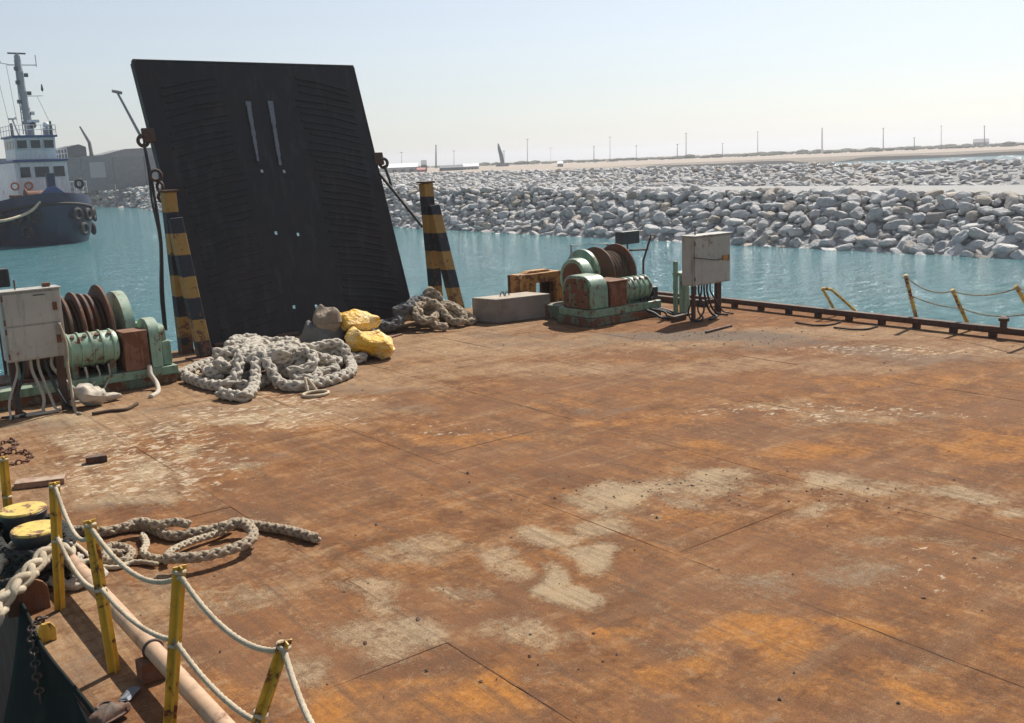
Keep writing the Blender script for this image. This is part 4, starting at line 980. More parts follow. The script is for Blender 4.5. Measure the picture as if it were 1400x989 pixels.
# loose rope on deck
def deckrope(pix, z, r, mat, label, fn=plait):
    p = spline([at(a, b, z) for a, b in pix], .02); p[:, 2] = z+.006*np.sin(np.arange(len(p))*.11)
    return tag((MB().rope(p, r) if fn is plait else MB().tube(p, r, 12, fn(r))).build('loose_rope', mat, loc=p[0]*np.array([1, 1, 0]), smooth=True), label, 'rope')
deckrope([(98, 725), (140, 728), (170, 722), (200, 720), (235, 733), (270, 728), (300, 722), (325, 714), (350, 718), (390, 725), (434, 737)], .05, .05, 'rope_tan', 'tan rope trailing across the deck from the bollard to its frayed end')
deckrope([(300, 722), (330, 716), (346, 728), (340, 740), (310, 752), (270, 762), (225, 765)], .125, .05, 'rope_tan', 'tan rope loop curling back on the trailing deck rope')
deckrope([(228, 768), (232, 756), (262, 741), (300, 728), (318, 719)], .06, .035, 'rope_white', 'thin pale rope inside the tan rope loop')
deckrope([(168, 722), (190, 714), (215, 718), (240, 714), (258, 717)], .13, .045, 'rope_tan', 'short tan rope lying on top of the trailing deck rope')
deckrope([(195, 732), (200, 745), (196, 756), (208, 762), (228, 764)], .05, .035, 'rope_white', 'short pale rope bridging the trailing rope and its loop')
deckrope([(142, 762), (150, 748), (172, 750), (180, 758), (165, 768), (145, 764), (150, 756), (168, 757)], .045, .04, 'rope_tan', 'small coil of tan rope beside the second yellow post')
deckrope([(100, 742), (115, 755), (135, 772), (160, 775), (185, 768), (215, 772)], .03, .022, 'rope_white', 'thin frayed pale line running past the small rope coil', laid)
deckrope([(88, 760), (105, 772), (125, 768), (140, 780)], .035, .03, 'rope_white', 'thin pale line beside the nearest bollard post', laid)
# rubber sheet over the side
s = MB(); nx, ny = 14, 60
for i in range(ny):
    y = 8.35-(8.35-3.2)*i/(ny-1)
    for j in range(nx):
        t_ = j/(nx-1); x = 1.33-.62*t_**1.5+.035*math.sin(y*3.1+t_*2)*t_; z = .10*math.exp(-((y-8.1)/.35)**2)+.035-1.9*t_**1.15+.03*math.sin(y*7+t_*3)*t_
        s.v.append((x+.02*math.sin(y*2.3), y, z))
for i in range(ny-1):
    for j in range(nx-1): s.f.append((i*nx+j, i*nx+j+1, (i+1)*nx+j+1, (i+1)*nx+j))
tag(s.build('rubber_sheet', 'tarp', loc=(1.3, 6, 0), smooth=True, solid=.02), 'black rubber sheet hanging over the port edge at lower left', 'sheet')
# pad eyes, lug, chain
s = MB(); c_ = at(40, 838)
pts = [(-.16, 0), (-.16, .16)]+[(-.16+.32*(.5-.5*math.cos(a)), .16+.12*math.sin(a)) for a in np.linspace(.2, 2.9, 8)]+[(.16, .16), (.16, 0)]
s.prism([(c_[0]+a, .003+b) for a, b in pts], 'y', c_[1]-.02, c_[1]+.02)
tag(s.build('deck_lug', 'rust', loc=c_, bevel=.005), 'rounded rusty plate lug at the port edge below the hawsers', 'lug')
s = MB(); c_ = at(66, 877)
s.prism([(c_[0]+a, .003+b) for a, b in ((-.06, 0), (-.06, .1), (-.03, .145), (.03, .145), (.06, .1), (.06, 0))], 'y', c_[1]-.018, c_[1]+.018)
tag(s.build('pad_eye', 'yellow', loc=c_, bevel=.004), 'small yellow pad eye at the port edge beside the black sheet', 'pad eye')
ch = thing('chain', 'rusty chain hanging from the yellow pad eye over the black sheet', 'chain', (1.36, 7.7, 0))
cp = [np.array(q) for q in ((1.40, 7.82, .12), (1.35, 7.85, .10), (1.30, 7.80, .09), (1.27, 7.72, .05), (1.26, 7.62, .0), (1.24, 7.52, -.06), (1.22, 7.42, -.11), (1.20, 7.30, -.17), (1.18, 7.18, -.22))]
cp = spline(cp, .055)
for i in range(len(cp)-1):
    d = cp[i+1]-cp[i]; side = (0, 0, 1) if i % 2 else (1, 0, 0)
    MB().torus((cp[i]+cp[i+1])/2, np.cross(unit(d), side), .03, .009, 14, 6).build('link', 'rust_dark', ch, smooth=True)
s = MB(); c_ = at(144, 967); s.torus((c_[0], c_[1], .008), (0, 0, 1), .05, .012, 20, 8); s.cyl((c_[0], c_[1], .0), (c_[0], c_[1], .006), .05, n=20)
tag(s.build('drain_hole', 'rust_dark', loc=c_, smooth='auto'), 'round rusty drain fitting near the lower end of the black sheet', 'drain')
c_ = at(152, 985); sack('rust_chunk', (c_[0], c_[1], 0), (.12, .08, .04), .4, (0, 0), 'rust_dark', 'crumbled rusty lump near the bottom left of the deck', 9, 'scrap')
c_ = at(178, 952); sack('scrap_flake', (c_[0], c_[1], 0), (.09, .04, .012), .8, (0, 0), 'steelbare', 'grey paint flake lying beside the cream pipe', 10, 'scrap')
# flat bars, offcut, chains on deck
def slab(px0, px1, w, h, mat, name, label, cat):
    a, b = at(*px0), at(*px1); a[2] = b[2] = h/2+.004
    return tag(MB().beam(a, b, w, h).build(name, mat, loc=(a+b)/2*np.array([1, 1, 0]), bevel=.006), label, cat)
slab((22, 667), (90, 659), .2, .07, 'sandy', 'steel_bar', 'flat rusty bar on the deck behind the bollard', 'bar')
slab((118, 634), (147, 630), .12, .08, 'rust_dark', 'steel_offcut', 'small dark steel offcut alone on the deck near left cabinet', 'offcut')
slab((965, 456), (1000, 447), .05, .04, 'rust_dark', 'steel_bar', 'thin dark bar on the deck in front of the right cabinet', 'bar')
slab((920, 441), (936, 437), .1, .12, 'rust_dark', 'steel_offcut', 'short dark stub beside the green pedestal', 'offcut')
slab((520, 465), (545, 458), .22, .03, 'rust_box', 'steel_plate', 'brown scrap plate on the deck right of the yellow sacks', 'plate')
for pix, lab in (([(0, 608), (15, 602), (22, 608), (12, 616), (0, 614)], 'small rusty chain loop on the deck at the left photo edge'), ([(0, 634), (20, 634), (40, 628), (38, 619), (15, 618), (0, 622)], 'larger rusty chain loop on the deck below the small loop')):
    p = spline([at(a, b, .02) for a, b in pix], .07); s = MB(); g_ = at(*pix[2])
    for i in range(len(p)-1):
        d = p[i+1]-p[i]; s.torus((p[i]+p[i+1])/2, (0, 0, 1) if i % 2 else np.cross(unit(d), (0, 0, 1)), .035, .013, 12, 6)
    tag(s.build('deck_chain', 'rust', loc=g_, smooth=True), lab, 'chain')

# ================================================================== STARBOARD SIDE
eb = thing('edge_rail', 'long dark rusty rail on stubs along the starboard deck edge', 'rail', (17.35, 8, 0))
MB().box(17.30, 17.46, -2.8, 14.9, .10, .20).build('rail', 'rust_dark', eb, bevel=.012)
MB().box(17.05, 17.2, 14.95, 18.9, .004, .14).build('coaming', 'rust_dark', eb, bevel=.012)
MB().beam((17.12, 15.0, .11), (17.38, 14.75, .13), .12, .10).build('knee', 'rust_dark', eb)
for i in range(24): MB().box(17.33, 17.43, -2.5+i*.73, -2.38+i*.73, .003, .099).build('stub', 'rust_dark', eb)
tag(MB().box(17.82, 17.98, -2.9, 18.95, .003, .09).build('fender_strip', 'rust_dark', loc=(17.9, 8, 0), bevel=.015), 'dark rubbing strip along the outer starboard edge', 'strip')
tag(MB().lathe([(.06, .2), (.06, .3), (.09, .31), (.09, .36), (.03, .40)], (17.38, 8.33, 0), (0, 0, 1), 14).build('vent_cap', 'rust_dark', loc=(17.38, 8.33, 0), smooth='auto'), 'small dark capped vent on the starboard rail', 'vent')
def spost(b, t_, label, wrap=False):
    t = thing('guard_post', label, 'post', b, 'yellow posts along the starboard edge')
    MB().cyl(b, t_, .035, n=12).build('tube', 'yellow_pale', t, smooth='auto')
    for q in (.97, .55): MB().torus(np.array(b)+(np.array(t_)-np.array(b))*q, unit(np.array(t_)-np.array(b)), .042, .014, 16, 6).build('rope_lashing', 'rope_tan', t, smooth=True)
    if wrap:
        u_ = np.linspace(.2, .98, 160)[:, None]; q = np.array(b)+(np.array(t_)-np.array(b))*u_; q[:, 0] += .045*np.cos(u_[:, 0]*75); q[:, 1] += .045*np.sin(u_[:, 0]*75)
        MB().tube(q, .009, 6).build('wrapped_rope', 'rope_tan', t, smooth=True)
    return np.array(b), np.array(t_)
S1 = spost((17.70, 10.12, 0), tuple(aty(1238, 376, 10.2)), 'yellow post wound with rope, leftmost on the starboard edge', True)
S2 = spost((17.78, 9.12, 0), tuple(aty(1302, 396, 9.3)), 'leaning bare yellow post in the middle of the starboard rope rail')
S3 = spost((17.75, 7.75, 0), tuple(aty(1389, 391, 7.95)), 'leaning yellow post at the right photo edge')
S4 = (np.array((17.75, 6.5, 0)), np.array((17.6, 6.5, 1.)))
def sline(A, B, sg, label): tag(MB().tube(spline(sag(A, B, sg), .03), .012, 8, laid(.014)).build('guard_rope', 'rope_tan', loc=A, smooth=True), label, 'rope', 'tan guard ropes on the starboard edge')
sline(up(S1, .97), up(S2, .96), .13, 'upper tan rope between the left and middle starboard posts')
sline(up(S2, .96), up(S3, .96), .1, 'upper tan rope between the middle and right starboard posts')
sline(up(S1, .6), up(S2, .55), .05, 'lower tan rope between the left and middle starboard posts')
sline(up(S2, .55), up(S3, .5), .1, 'lower tan rope between the middle and right starboard posts')
sline(up(S3, .96), up(S4, .96), .1, 'tan rope leaving the right photo edge')
bt = thing('bent_rail', 'bent yellow rail frame leaning outboard on the starboard edge', 'rail', (17.85, 11.9, 0))
t0 = aty(1124, 394, 12.05); t1 = aty(1137, 396, 11.9)
MB().tube([(17.80, 11.98, 0), t0], .03, 10).build('leg', 'yellow_pale', bt)
MB().tube([(17.86, 11.42, 0), t1], .03, 10).build('leg', 'yellow_pale', bt)
MB().tube([t0+np.array([0, 0, -.01]), t1+np.array([0, 0, .0])], .032, 10).build('top_bar', 'yellow_pale', bt)
deckrope([(1088, 441), (1110, 445), (1135, 444), (1150, 440)], .02, .018, 'rope_dark', 'thin dark line on deck beside the starboard rail, left one', laid)
deckrope([(1140, 448), (1165, 451), (1185, 450), (1200, 446)], .02, .018, 'rope_dark', 'thin dark line on deck beside the starboard rail, right one', laid)

# ---- scattered debris on the deck
s = MB(); rr = np.random.RandomState(12)
OCT = [(1, 0, 0), (0, 1, 0), (-1, 0, 0), (0, -1, 0), (0, 0, 1), (0, 0, -.4)]; OF = [(0, 1, 4), (1, 2, 4), (2, 3, 4), (3, 0, 4), (1, 0, 5), (2, 1, 5), (3, 2, 5), (0, 3, 5)]
for i in range(700):
    if i < 170:
        p = at(rr.uniform(60, 1390), 430+rr.rand()**1.5*540)
    elif i < 300: p = at(rr.normal(960, 140), rr.normal(668, 14))
    elif i < 560: p = at(rr.normal(980, 130), rr.normal(459, 9))
    else: p = at(rr.uniform(300, 1390), rr.normal(470, 18))
    if not (1.5 < p[0] < 17.1 and 2 < p[1] < 18): continue
    sz = rr.uniform(.005, .014)*(1.7 if rr.rand() < .12 else 1); a = rr.uniform(0, 6.3); ca, sa = math.cos(a), math.sin(a)
    q = np.array(OCT)*np.array([sz*rr.uniform(.7, 1.8), sz, sz*rr.uniform(.4, .9)])+rr.normal(0, sz*.12, (6, 3))
    s.add([(p[0]+v[0]*ca-v[1]*sa, p[1]+v[0]*sa+v[1]*ca, .003+sz*.2+v[2]) for v in q], OF)
o = s.build('rust_flakes', 'rust_dark'); o['kind'] = 'stuff'; o['label'] = 'dark rust flakes and pebbles scattered over the deck'; o['category'] = 'debris'

# ================================================================== TUG
def tug(ox, oy, label, full=True):
    T = np.array([ox, oy, WZ]); t = thing('harbour_tug', label, 'tug', T, 'tugs moored beyond the barge')
    Lh, L0 = 27., 8.; hb = 4.75
    def half(y):
        q = max(0., 1-y/L0) if y < L0 else 0.; return hb*math.sqrt(max(0, 1-q**2.2))
    def top(y): return 3.55+1.25*max(0, 1-y/11.)**1.6
    ysq = [0., .12, .4, .8, 1.4, 2.2, 3.2, 4.5, 6, 8, 11, 15, 20, 25, 27]
    rows = [(-.8, .80, 1.6), (.0, .88, 1.1), (.9, .94, .6), (2.0, .985, .2), ('d', 1., .0), ('t', .99, .02)]
    def ring(h, wf, back):
        R = []
        for sgn in (1, -1):
            for y in (ysq if sgn > 0 else ysq[::-1]):
                z = top(y)-.95 if h == 'd' else top(y) if h == 't' else h
                R.append((ox+sgn*half(y)*wf, oy+y+back*max(0, 1-y/9.), WZ+z))
        return R
    rs_ = [ring(*r) for r in rows]; n = len(rs_[0])
    s = MB()
    for r in rs_[1:]: s.v += r
    for i in range(len(rs_)-2):
        for j in range(n): s.f.append((i*n+j, i*n+(j+1) % n, (i+1)*n+(j+1) % n, (i+1)*n+j))
    k = (len(rs_)-2)*n; 
    inner = [(ox+(p[0]-ox)*.95, p[1]+.22 if p[1] < oy+1 else p[1], p[2]) for p in rs_[-1]]; inn2 = [(p[0], p[1], p[2]-1.) for p in inner]
    b0 = len(s.v); s.v += inner+inn2
    for j in range(n):
        s.f.append((k+j, k+(j+1) % n, b0+(j+1) % n, b0+j)); s.f.append((b0+j, b0+(j+1) % n, b0+n+(j+1) % n, b0+n+j))
    s.f.append(tuple(b0+n+j for j in range(n)))
    h = s.build('hull', 'navy', t, smooth='auto')
    s = MB(); s.v = rs_[0]+[(ox+(p[0]-ox)*1.004, p[1]-.01, p[2]+.35) for p in rs_[1]]
    for j in range(n): s.f.append((j, (j+1) % n, n+(j+1) % n, n+j))
    s.build('boot_topping', 'rust_dark', t, smooth=True)
    path = [(ox+half(y)*1.015, oy+y-.05, WZ+top(y)-1.0) for y in ysq[:12]]; path = path[::-1]+[(2*ox-p[0], p[1], p[2]) for p in path[1:]]
    MB().tube(path, .14, 8).build('rubbing_strake', 'rubber', t, smooth=True)
    # tyres
    for k_, (sx, y, z) in enumerate(((1, .5, 2.7), (1, 1.6, 2.6), (1, 3.0, 2.6), (1, 5.2, 2.4), (1, 6.9, 1.0), (-1, .5, 2.7), (-1, 1.6, 2.6), (-1, 3.2, 2.5), (-1, 5.4, 2.4), (1, .9, 1.3), (-1, 1.0, 1.3))):
        x = half(y)+.12; e = half(y+.15)-half(max(0, y-.15)); nrm = unit((.3*sx, -e*sx*sx, 0)) if y < L0 else (1, 0, 0)
        nrm = unit((sx*.3, -e, 0)); MB().torus((ox+sx*x*.99+nrm[0]*.1, oy+y+nrm[1]*.15, WZ+z), nrm, .46, .19, 20, 10).build('tyre_fender', 'rubber', t, smooth=True)
    # house
    hx = ox+.35; gx = ox+.6
    MB().box(gx-2.35, gx+2.35, oy+6.2, oy+15, WZ+3.0, WZ+7.75).build('deckhouse', 'white_p', t, bevel=.05)
    MB().box(gx-2.5, gx+2.5, oy+5.9, oy+15.2, WZ+7.76, WZ+7.95).build('bridge_deck', 'blue', t, bevel=.02)
    MB().prism([(oy+6.5, WZ+7.96), (oy+6.3, WZ+10.05), (oy+10.8, WZ+10.05), (oy+10.8, WZ+7.96)], 'x', hx-1.85, hx+1.85).build('wheelhouse', 'white_p', t, bevel=.04)
    MB().box(hx-2.03, hx+2.03, oy+6.0, oy+11.1, WZ+10.06, WZ+10.24).build('wheelhouse_roof', 'blue', t, bevel=.02)
    for xx in (-1.2, 0., 1.2):
        f = MB().box(hx+xx-.5, hx+xx+.5, oy+6.24, oy+6.29, WZ+8.95, WZ+9.85).build('window', 'white_p', t); MB().box(hx+xx-.44, hx+xx+.44, oy+6.22, oy+6.238, WZ+9.02, WZ+9.78).build('pane', 'glass', f)
    for xx, w_ in ((-1.5, .45), (.0, .65), (1.55, .5)):
        f = MB().box(gx+xx-w_-.07, gx+xx+w_+.07, oy+6.14, oy+6.19, WZ+6.2, WZ+7.35).build('window', 'white_p', t); MB().box(gx+xx-w_, gx+xx+w_, oy+6.12, oy+6.138, WZ+6.28, WZ+7.27).build('pane', 'glass', f)
    for sx in (-1, 1):
        for yy_ in (7.2, 8.5, 9.8): MB().box(hx+sx*1.86-.02, hx+sx*1.86+.02, oy+yy_-.5, oy+yy_+.5, WZ+9.0, WZ+9.8).build('pane', 'glass', t)
    for xx in (-2.35, -1.1): MB().torus((hx+xx, oy+6.1, WZ+5.5), (0, 1, 0), .32, .08, 20, 8).build('lifebuoy', 'orange', t, smooth=True)
    # rails
    def rail(p, q, nn, hgt=.95):
        p, q = np.array(p, float), np.array(q, float); s = MB()
        for zz in (hgt, hgt*.55): s.cyl(p+(0, 0, zz), q+(0, 0, zz), .03, n=6)
        for i in range(nn+1): a = p+(q-p)*i/nn; s.cyl(a, a+(0, 0, hgt), .03, n=6)
        s.build('railing', 'white_p', t)
    rail((hx-1.95, oy+6.1, WZ+10.24), (hx+1.95, oy+6.1, WZ+10.24), 6); rail((hx-1.95, oy+6.1, WZ+10.24), (hx-1.95, oy+11, WZ+10.24), 4); rail((hx+1.95, oy+6.1, WZ+10.24), (hx+1.95, oy+11, WZ+10.24), 4)
    rail((gx+2.45, oy+6., WZ+7.95), (gx+2.45, oy+15, WZ+7.95), 8); rail((gx+2.4, oy+6.2, WZ+4.6), (hx+4.3, oy+6.6, WZ+4.6), 4, 1.1)
    # mast
    mx, my, mz = hx+.05, oy+8.6, WZ+10.24
    MB().cyl((mx+.1, my, mz), (mx-.15, my, mz+7.6), .42, .27, 12).build('mast', 'lamp', t, smooth='auto')
    for q, w_ in ((1.3, .5), (2.6, .42), (4.2, .38), (6.0, .35)): MB().lathe([(w_*.6, -.15), (w_, -.1), (w_, .12), (w_*.6, .18)], (mx+.1-.25*q/7.6, my, mz+q), (0, 0, 1), 12).build('mast_collar', 'lamp', t, smooth='auto')
    s = MB()
    for sx in (-.5, .42):
        s.cyl((mx+sx, my-.1, mz+.2), (mx+sx*.55-.15, my-.1, mz+7.2), .05, n=6)
    for q in range(12):
        z_ = mz+.6+q*.55; w_ = .5*(1-.045*q); s.cyl((mx-w_-.02*q, my-.1, z_), (mx+w_*.85-.02*q, my-.1, z_+.06), .035, n=5)
    s.build('mast_lattice', 'lamp', t)
    for q, sx in ((2.0, .55), (3.1, -.5), (3.9, .5), (4.9, -.42), (5.6, .42), (6.2, -.4)): MB().box(mx+sx-.16, mx+sx+.16, my-.3, my+.05, mz+q, mz+q+.34).build('mast_light', 'fardark' if q > 3 else 'white_p', t)
    MB().box(mx-.1, mx+1.0, my-.5, my+.5, mz+1.3, mz+1.55).build('radar_platform', 'white_p', t)
    MB().box(mx-.95, mx+.65, my-.08, my+.08, mz+7.72, mz+7.86).build('radar_scanner', 'fardark', t)
    MB().cyl((mx-.15, my, mz+7.5), (mx-.15, my, mz+7.8), .16, n=10).build('radar_base', 'lamp', t)
    s = MB(); s.cyl((mx-1.1, my, mz+6.7), (mx+1.5, my, mz+6.75), .05, n=6); s.cyl((mx+1.5, my, mz+6.6), (mx+1.5, my, mz+7.7), .04, n=6); s.cyl((mx-1.7, my, mz+6.9), (mx-1.9, my, mz+8.0), .06, n=6); s.cyl((mx-1.9, my, mz+6.9), (mx-1.0, my, mz+6.75), .04, n=6); s.box(mx-2.15, mx-1.65, my-.1, my+.1, mz+8.0, mz+8.12)
    s.cyl((mx, my, mz+3.8), (mx+1.7, my, mz+3.85), .035, n=6); s.build('yardarm', 'lamp', t)
    s = MB()
    for a, b in (((mx-2.2, my, mz+6.7), (mx-1.6, my, mz+.9)), ((mx-1.2, my, mz+6.7), (mx-.9, my, mz+1.2)), ((mx+1.2, my, mz+3.8), (mx+2.4, my, mz+.3)), ((mx-2.6, my, mz+6.8), (mx-2.5, my, mz))): s.cyl(a, b, .018, n=5)
    s.build('stay', 'wire', t)
    for xx, zz in ((-2.45, 4.8), (1.75, 4.6)): MB().lathe([(.02, -.35), (.13, -.2), (.05, .35)], (mx+xx, my, mz+zz), (0, 0, 1), 8).build('signal_shape', 'black', t)
    MB().cyl((mx-.0, my-2.2, mz+.95), (mx, my-1.8, mz+.95), .3, n=16).build('searchlight', 'black', t, smooth='auto')
    MB().cyl((mx, my-2., mz), (mx, my-2., mz+.7), .06, n=8).build('light_post', 'lamp', t)
    MB().lathe([(.05, 0), (.3, .15), (.33, .35), (.2, .55), (.02, .6)], (mx+1.4, my-1.2, mz+.7), (0, 0, 1), 14).build('antenna_dome', 'white_p', t, smooth=True)
    MB().box(mx+1.1, mx+1.7, my-1.5, my-.9, mz+.01, mz+.7).build('dome_stand', 'lamp', t)
    MB().tube([(mx-1.1, my-1., mz), (mx-1.5, my-1., mz+1.5), (mx-1.2, my-1., mz+1.75)], .07, 6).build('horn_bracket', 'lamp', t); MB().cyl((mx-1.9, my-1.1, mz+1.6), (mx-1.1, my-1.1, mz+1.6), .1, .04, 8).build('horn', 'lamp', t)
    MB().cyl((hx+1.75, oy+7, WZ+10.24), (hx+1.75, oy+7, WZ+11.6), .16, .1, 8).build('whip_base', 'fardark', t); MB().cyl((hx-1.75, oy+7, WZ+10.24), (hx-1.75, oy+7, WZ+11.4), .15, .12, 8).build('whip_base', 'fardark', t)
    # foredeck gear
    MB().box(ox-.35, ox+.35, oy+.55, oy+1.1, WZ+3.8, WZ+6.6).build('bow_post', 'navy', t, bevel=.05)
    MB().prism([(ox-1.3, WZ+4.5), (ox+1.3, WZ+4.5), (ox+.35, WZ+5.35), (ox-.35, WZ+5.35)], 'y', oy+.35, oy+.75).build('bow_fairlead', 'blue', t, bevel=.03)
    MB().cyl((ox-1.5, oy+4.2, WZ+4.4), (ox+1.1, oy+4.2, WZ+4.4), .62, n=18).build('winch_drum', 'rust_box', t, smooth='auto')
    for xx in (-1.6, 1.1): MB().cyl((ox+xx, oy+4.2, WZ+4.4), (ox+xx+.12, oy+4.2, WZ+4.4), .85, n=18).build('winch_flange', 'rust_box', t, smooth='auto')
    MB().box(ox-2.9, ox-2.0, oy+3.6, oy+4.8, WZ+3.3, WZ+4.7).build('deck_locker', 'rust_box', t, bevel=.05); MB().lathe([(.35, 0), (.4, .6), (.25, .9), (.3, 1.3)], (ox+2.3, oy+4.0, WZ+3.4), (0, 0, 1), 12).build('vent', 'orange', t, smooth='auto')
    MB().cyl((ox+3.3, oy+5.4, WZ+2.8), (ox+3.3, oy+5.4, WZ+5.1), .12, n=8).build('side_bitt', 'white_p', t); MB().torus((ox+3.9, oy+6.3, WZ+5.5), (.3, -1, 0), .4, .14, 18, 8).build('rail_tyre', 'rubber', t, smooth=True)
    return t
tug(23.4, 98.6, 'dark blue and white tug with tall mast moored beyond the barge')
tug(11.9, 101.5, 'neighbouring dark blue tug cut off by the left photo edge')
a, b = aty(62, 268, 99.2), aty(5, 302, 97.5); c_ = aty(-40, 292, 99); 
tag(MB().tube(spline([a, a*.6+b*.4+np.array([0, 0, -.55]), b, (b+c_)/2+np.array([0, 0, -.2]), c_], .3), .13, 8).build('mooring_line', 'rope_white', loc=a, smooth=True), 'pale mooring line sagging between the two tugs', 'rope')

# ================================================================== FAR SHORE
qw = thing('quay_wall', 'long grey quay wall above the rocks behind the tug', 'wall', (60, 215, 0))
A, Bq = np.array((34., 226., 1.0)), np.array((112., 206., 1.0)); d = unit(Bq-A); Ln = np.linalg.norm(Bq-A); nseg = 13
for i in range(nseg):
    p = A+d*Ln*(i+.01)/nseg; q = A+d*Ln*(i+.99)/nseg; h_ = 6.9+.25*math.sin(i*2.1); mid = (p+q)/2
    MB().obox(mid+np.array([0, 0, h_/2]), d, (-d[1], d[0], 0), (0, 0, 1), Ln/nseg*.49, 1.2, h_/2).build('wall_panel', 'quay', qw)
for i in (4, 7, 10):
    p = A+d*Ln*(i+.5)/nseg; MB().obox(p+np.array([0, 0, 4.2])-np.array([-d[1], d[0], 0])*1.25, d, (-d[1], d[0], 0), (0, 0, 1), 1.5, .1, 1.6).build('hatch', 'farwall', qw)
sh = thing('shed', 'dark pitched shed roof showing above the quay wall behind the tug', 'shed', (58, 240, 2.))
p = aty(96, 215, 240); q = aty(118, 206, 240)
MB().prism([(p[0]-9, 2), (p[0]-9, 8.6), (q[0]-1.5, 11.2), (q[0], 10.6), (q[0], 2)], 'y', 240, 252).build('hall', 'fardark', sh)
sh = thing('roof_frame', 'low pale roof line above the quay wall beside the ramp', 'shed', (72, 240, 2.))
p = aty(140, 212, 240); q = aty(205, 203, 240)
MB().prism([(p[0], 2), (p[0], p[2]), ((p[0]+q[0])/2, q[2]), (q[0]+12, q[2]+.5), (q[0]+12, 2)], 'y', 240.5, 252).build('hall', 'quay', sh)
cr = thing('far_crane', 'thin leaning crane jib above the quay wall behind the tug', 'crane', (62, 236, 2))
pts = [aty(125, 211, 238), aty(122, 195, 238), aty(109, 173, 238)]
MB().tube([pts[0]+np.array([0, 0, -6]), pts[0]], .5, 6).build('crane_mast', 'fardark', cr); MB().tube(pts, [.42, .36, .18], 6).build('jib', 'fardark', cr)
MB().box(pts[0][0]-1.5, pts[0][0]+1.5, 236.5, 239.5, 1., 3.6).build('cab', 'fardark', cr)
poles = [(549, 209, 226), (596, 199, 228), (620.6, 207, 226), (689, 207, 225), (721, 191, 224), (753, 203, 223), (812, 201, 221), (834, 188, 220), (870, 200, 219), (926, 198, 216), (938, 183, 216), (988, 197, 213), (1036, 181, 211), (1124, 176, 207), (1207.6, 176, 205), (1250, 189, 202), (1287, 173, 199), (1346, 173, 196)]
plab = ['leftmost thin lamp pole on the far shore', 'thick pale mast near the white sheds', 'thin pole right of the pale mast', 'thin pole beside the dark leaning jib', 'tall lamp pole right of the dark leaning jib', 'pale pole left of the concrete block', 'short pole left of the tall pole above the winch', 'tall lamp pole above the right winch drum', 'short pole right of the winch floodlight', 'short pole left of the right grey cabinet', 'tall lamp pole above the right grey cabinet', 'short pole right of the grey cabinet', 'tall lamp pole beyond the revetment middle', 'white thick tower pole on the far shore', 'tall lamp pole between the white tower and right edge', 'short pole near the far right shore', 'tall lamp pole second from the right edge', 'rightmost tall lamp pole on the far shore']
for (x, y0, y1), lab in zip(poles, plab):
    D = 640; p = atd(x, y1, D); q = atd(x, y0, D); p[2] = max(0, min(p[2], 1.4)); wide = .5 if x in (596, 1124) else .14+.05*((x*7) % 3)
    t = thing('lamp_pole', lab, 'pole', p, 'lamp poles on the far shore'); mt = 'farroof' if x in (1124, 753) else 'fardark'
    MB().cyl(p, q, wide*1.2, wide*.7, 8).build('pole', mt, t); hw = .5+.4*((x*3) % 4)/3; MB().box(q[0]-hw, q[0]+hw, q[1]-.3, q[1]+.3, q[2], q[2]+.3).build('lamp_head', mt, t)
t = thing('folded_crane', 'dark leaning crane jib on the far shore right of the sheds', 'crane', atd(686, 225, 560)); D = 560
pts = [atd(687, 225, D), atd(685, 212, D), atd(682.5, 204, D), atd(681, 196.5, D)]
MB().tube(pts, [1.1, 1.3, 1.0, .35], 6).build('jib', 'black', t); MB().box(pts[0][0]-3, pts[0][0]+3, pts[0][1]-2, pts[0][1]+2, .4, 3.2).build('carrier', 'fardark', t)
def shed(x0, x1, y0, y1, D, mat, roof, label):
    p, q = atd(x0, y1, D), atd(x1, y1, D); h_ = atd((x0+x1)/2, y0, D)[2]; d = unit(q-p); d[2] = 0; d = unit(d); nn = np.array((-d[1], d[0], 0)); w_ = np.linalg.norm((q-p)[:2]); c_ = (p+q)/2; zb = .5
    t = thing('far_shed', label, 'building', (c_[0], c_[1], zb), 'sheds on the far shore'); wh = max(.8, (h_-zb)*.62)
    MB().obox((c_[0]+nn[0]*6, c_[1]+nn[1]*6, zb+wh/2), d, nn, (0, 0, 1), w_/2, 6, wh/2).build('wall', mat, t)
    s = MB(); B0 = np.array((c_[0], c_[1], zb+wh+.01))
    P = [B0-d*w_/2-nn*.3, B0+d*w_/2-nn*.3, B0+d*w_/2+nn*12.3, B0-d*w_/2+nn*12.3, B0-d*w_/2+nn*6+np.array((0, 0, h_-zb-wh)), B0+d*w_/2+nn*6+np.array((0, 0, h_-zb-wh))]
    s.add(P, [(0, 1, 5, 4), (2, 3, 4, 5), (0, 4, 3), (1, 2, 5), (0, 3, 2, 1)]); s.build('roof', roof, t)
    for i in range(4):
        cc = c_+d*w_*(i-1.5)/4.6; MB().obox((cc[0]-nn[0]*.06, cc[1]-nn[1]*.06, zb+wh*.45), d, nn, (0, 0, 1), w_*.05, .05, wh*.25).build('opening', 'fardark', t)
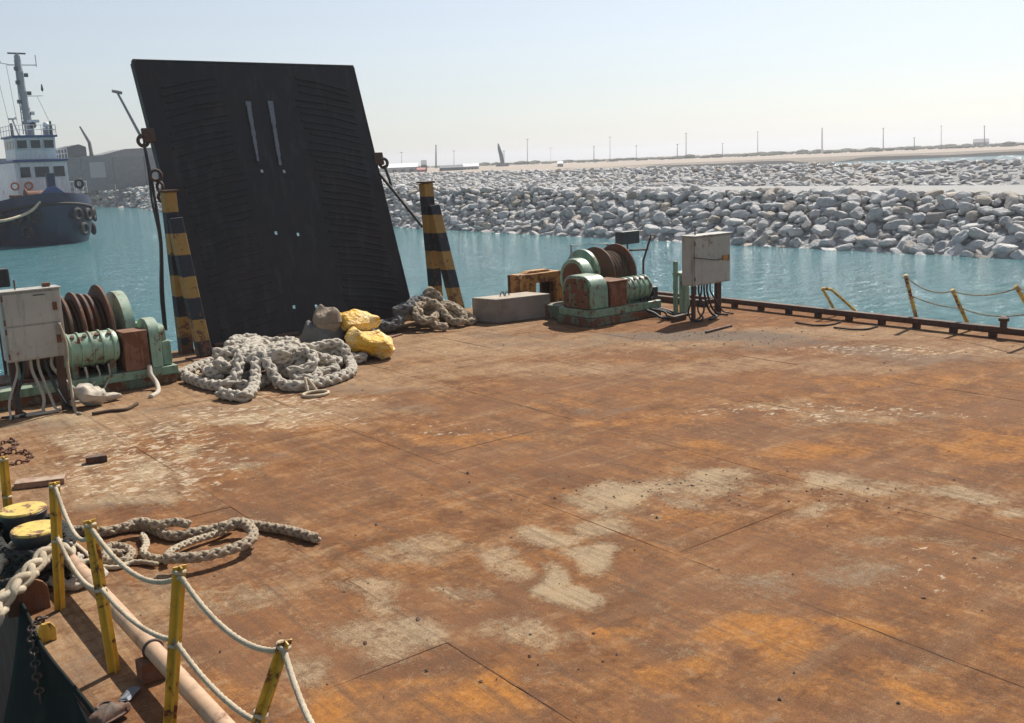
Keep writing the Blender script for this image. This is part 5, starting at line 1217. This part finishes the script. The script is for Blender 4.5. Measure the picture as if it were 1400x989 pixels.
for a in ((518, 572, 224, 234, 430, 'farwall', 'farroof', 'long white roofed shed on the far shore right of the ramp'), (576, 584, 219, 234, 425, 'fardark', 'fardark', 'narrow dark shed beside the long white shed'), (570, 582, 229.5, 234.5, 415, 'farred', 'farred', 'small red hut in front of the white shed'),
          (601, 634, 226, 233, 420, 'fardark', 'fardark', 'low grey shed between the two white sheds'), (632, 655, 224, 232, 435, 'farwall', 'farroof', 'short white roofed shed left of the dark jib'), (762, 770, 221, 226, 470, 'farwall', 'farroof', 'tiny white hut among the far scrub'), (1330, 1352, 190, 197, 760, 'farwall', 'fardark', 'low grey building near the right end of the far shore')): shed(*a)
# scrub band along the far shore (one uncountable mass)
s = MB(); rr = np.random.RandomState(33); V1, F1 = ROCK1[5]
for i in range(1500):
    x = rr.uniform(525, 1460) if i < 1250 else rr.normal(1000, 160); D = rr.uniform(650, 1000); yb_ = 222.-.04*(x-700)+2.
    p = atd(x, yb_, D); zz = 1.2+1.3*(D-640)/800; sz = rr.uniform(.5, 2.0)*(1.9 if rr.rand() < .06 else 1)
    s.add(V1*np.array([sz*1.7, sz*1.7, sz*(.8+.5*rr.rand())])*rr.uniform(.8, 1.2, 3)+np.array([p[0], p[1], zz+sz*.25]), F1)
o = s.build('scrub', 'bush'); o['kind'] = 'stuff'; o['label'] = 'low dry scrub along the far sandy shore'; o['category'] = 'scrub'

# ================================================================== HAZE
hz = MB().box(-3100, 3100, -3100, 3100, -7.5, 38).build('haze', 'rubber'); hz['kind'] = 'stuff'; hz['label'] = 'thin bright sea haze over the whole harbour'; hz['category'] = 'haze'
hm = bpy.data.materials.new('sea_haze'); hm.use_nodes = True; nt = hm.node_tree
nt.nodes.remove(nt.nodes['Principled BSDF']); pv = nt.nodes.new('ShaderNodeVolumePrincipled')
pv.inputs['Color'].default_value = (.93, .95, 1, 1); pv.inputs['Density'].default_value = .0004; pv.inputs['Anisotropy'].default_value = .3
nt.links.new(pv.outputs[0], nt.nodes['Material Output'].inputs['Volume']); hz.data.materials.clear(); hz.data.materials.append(hm)
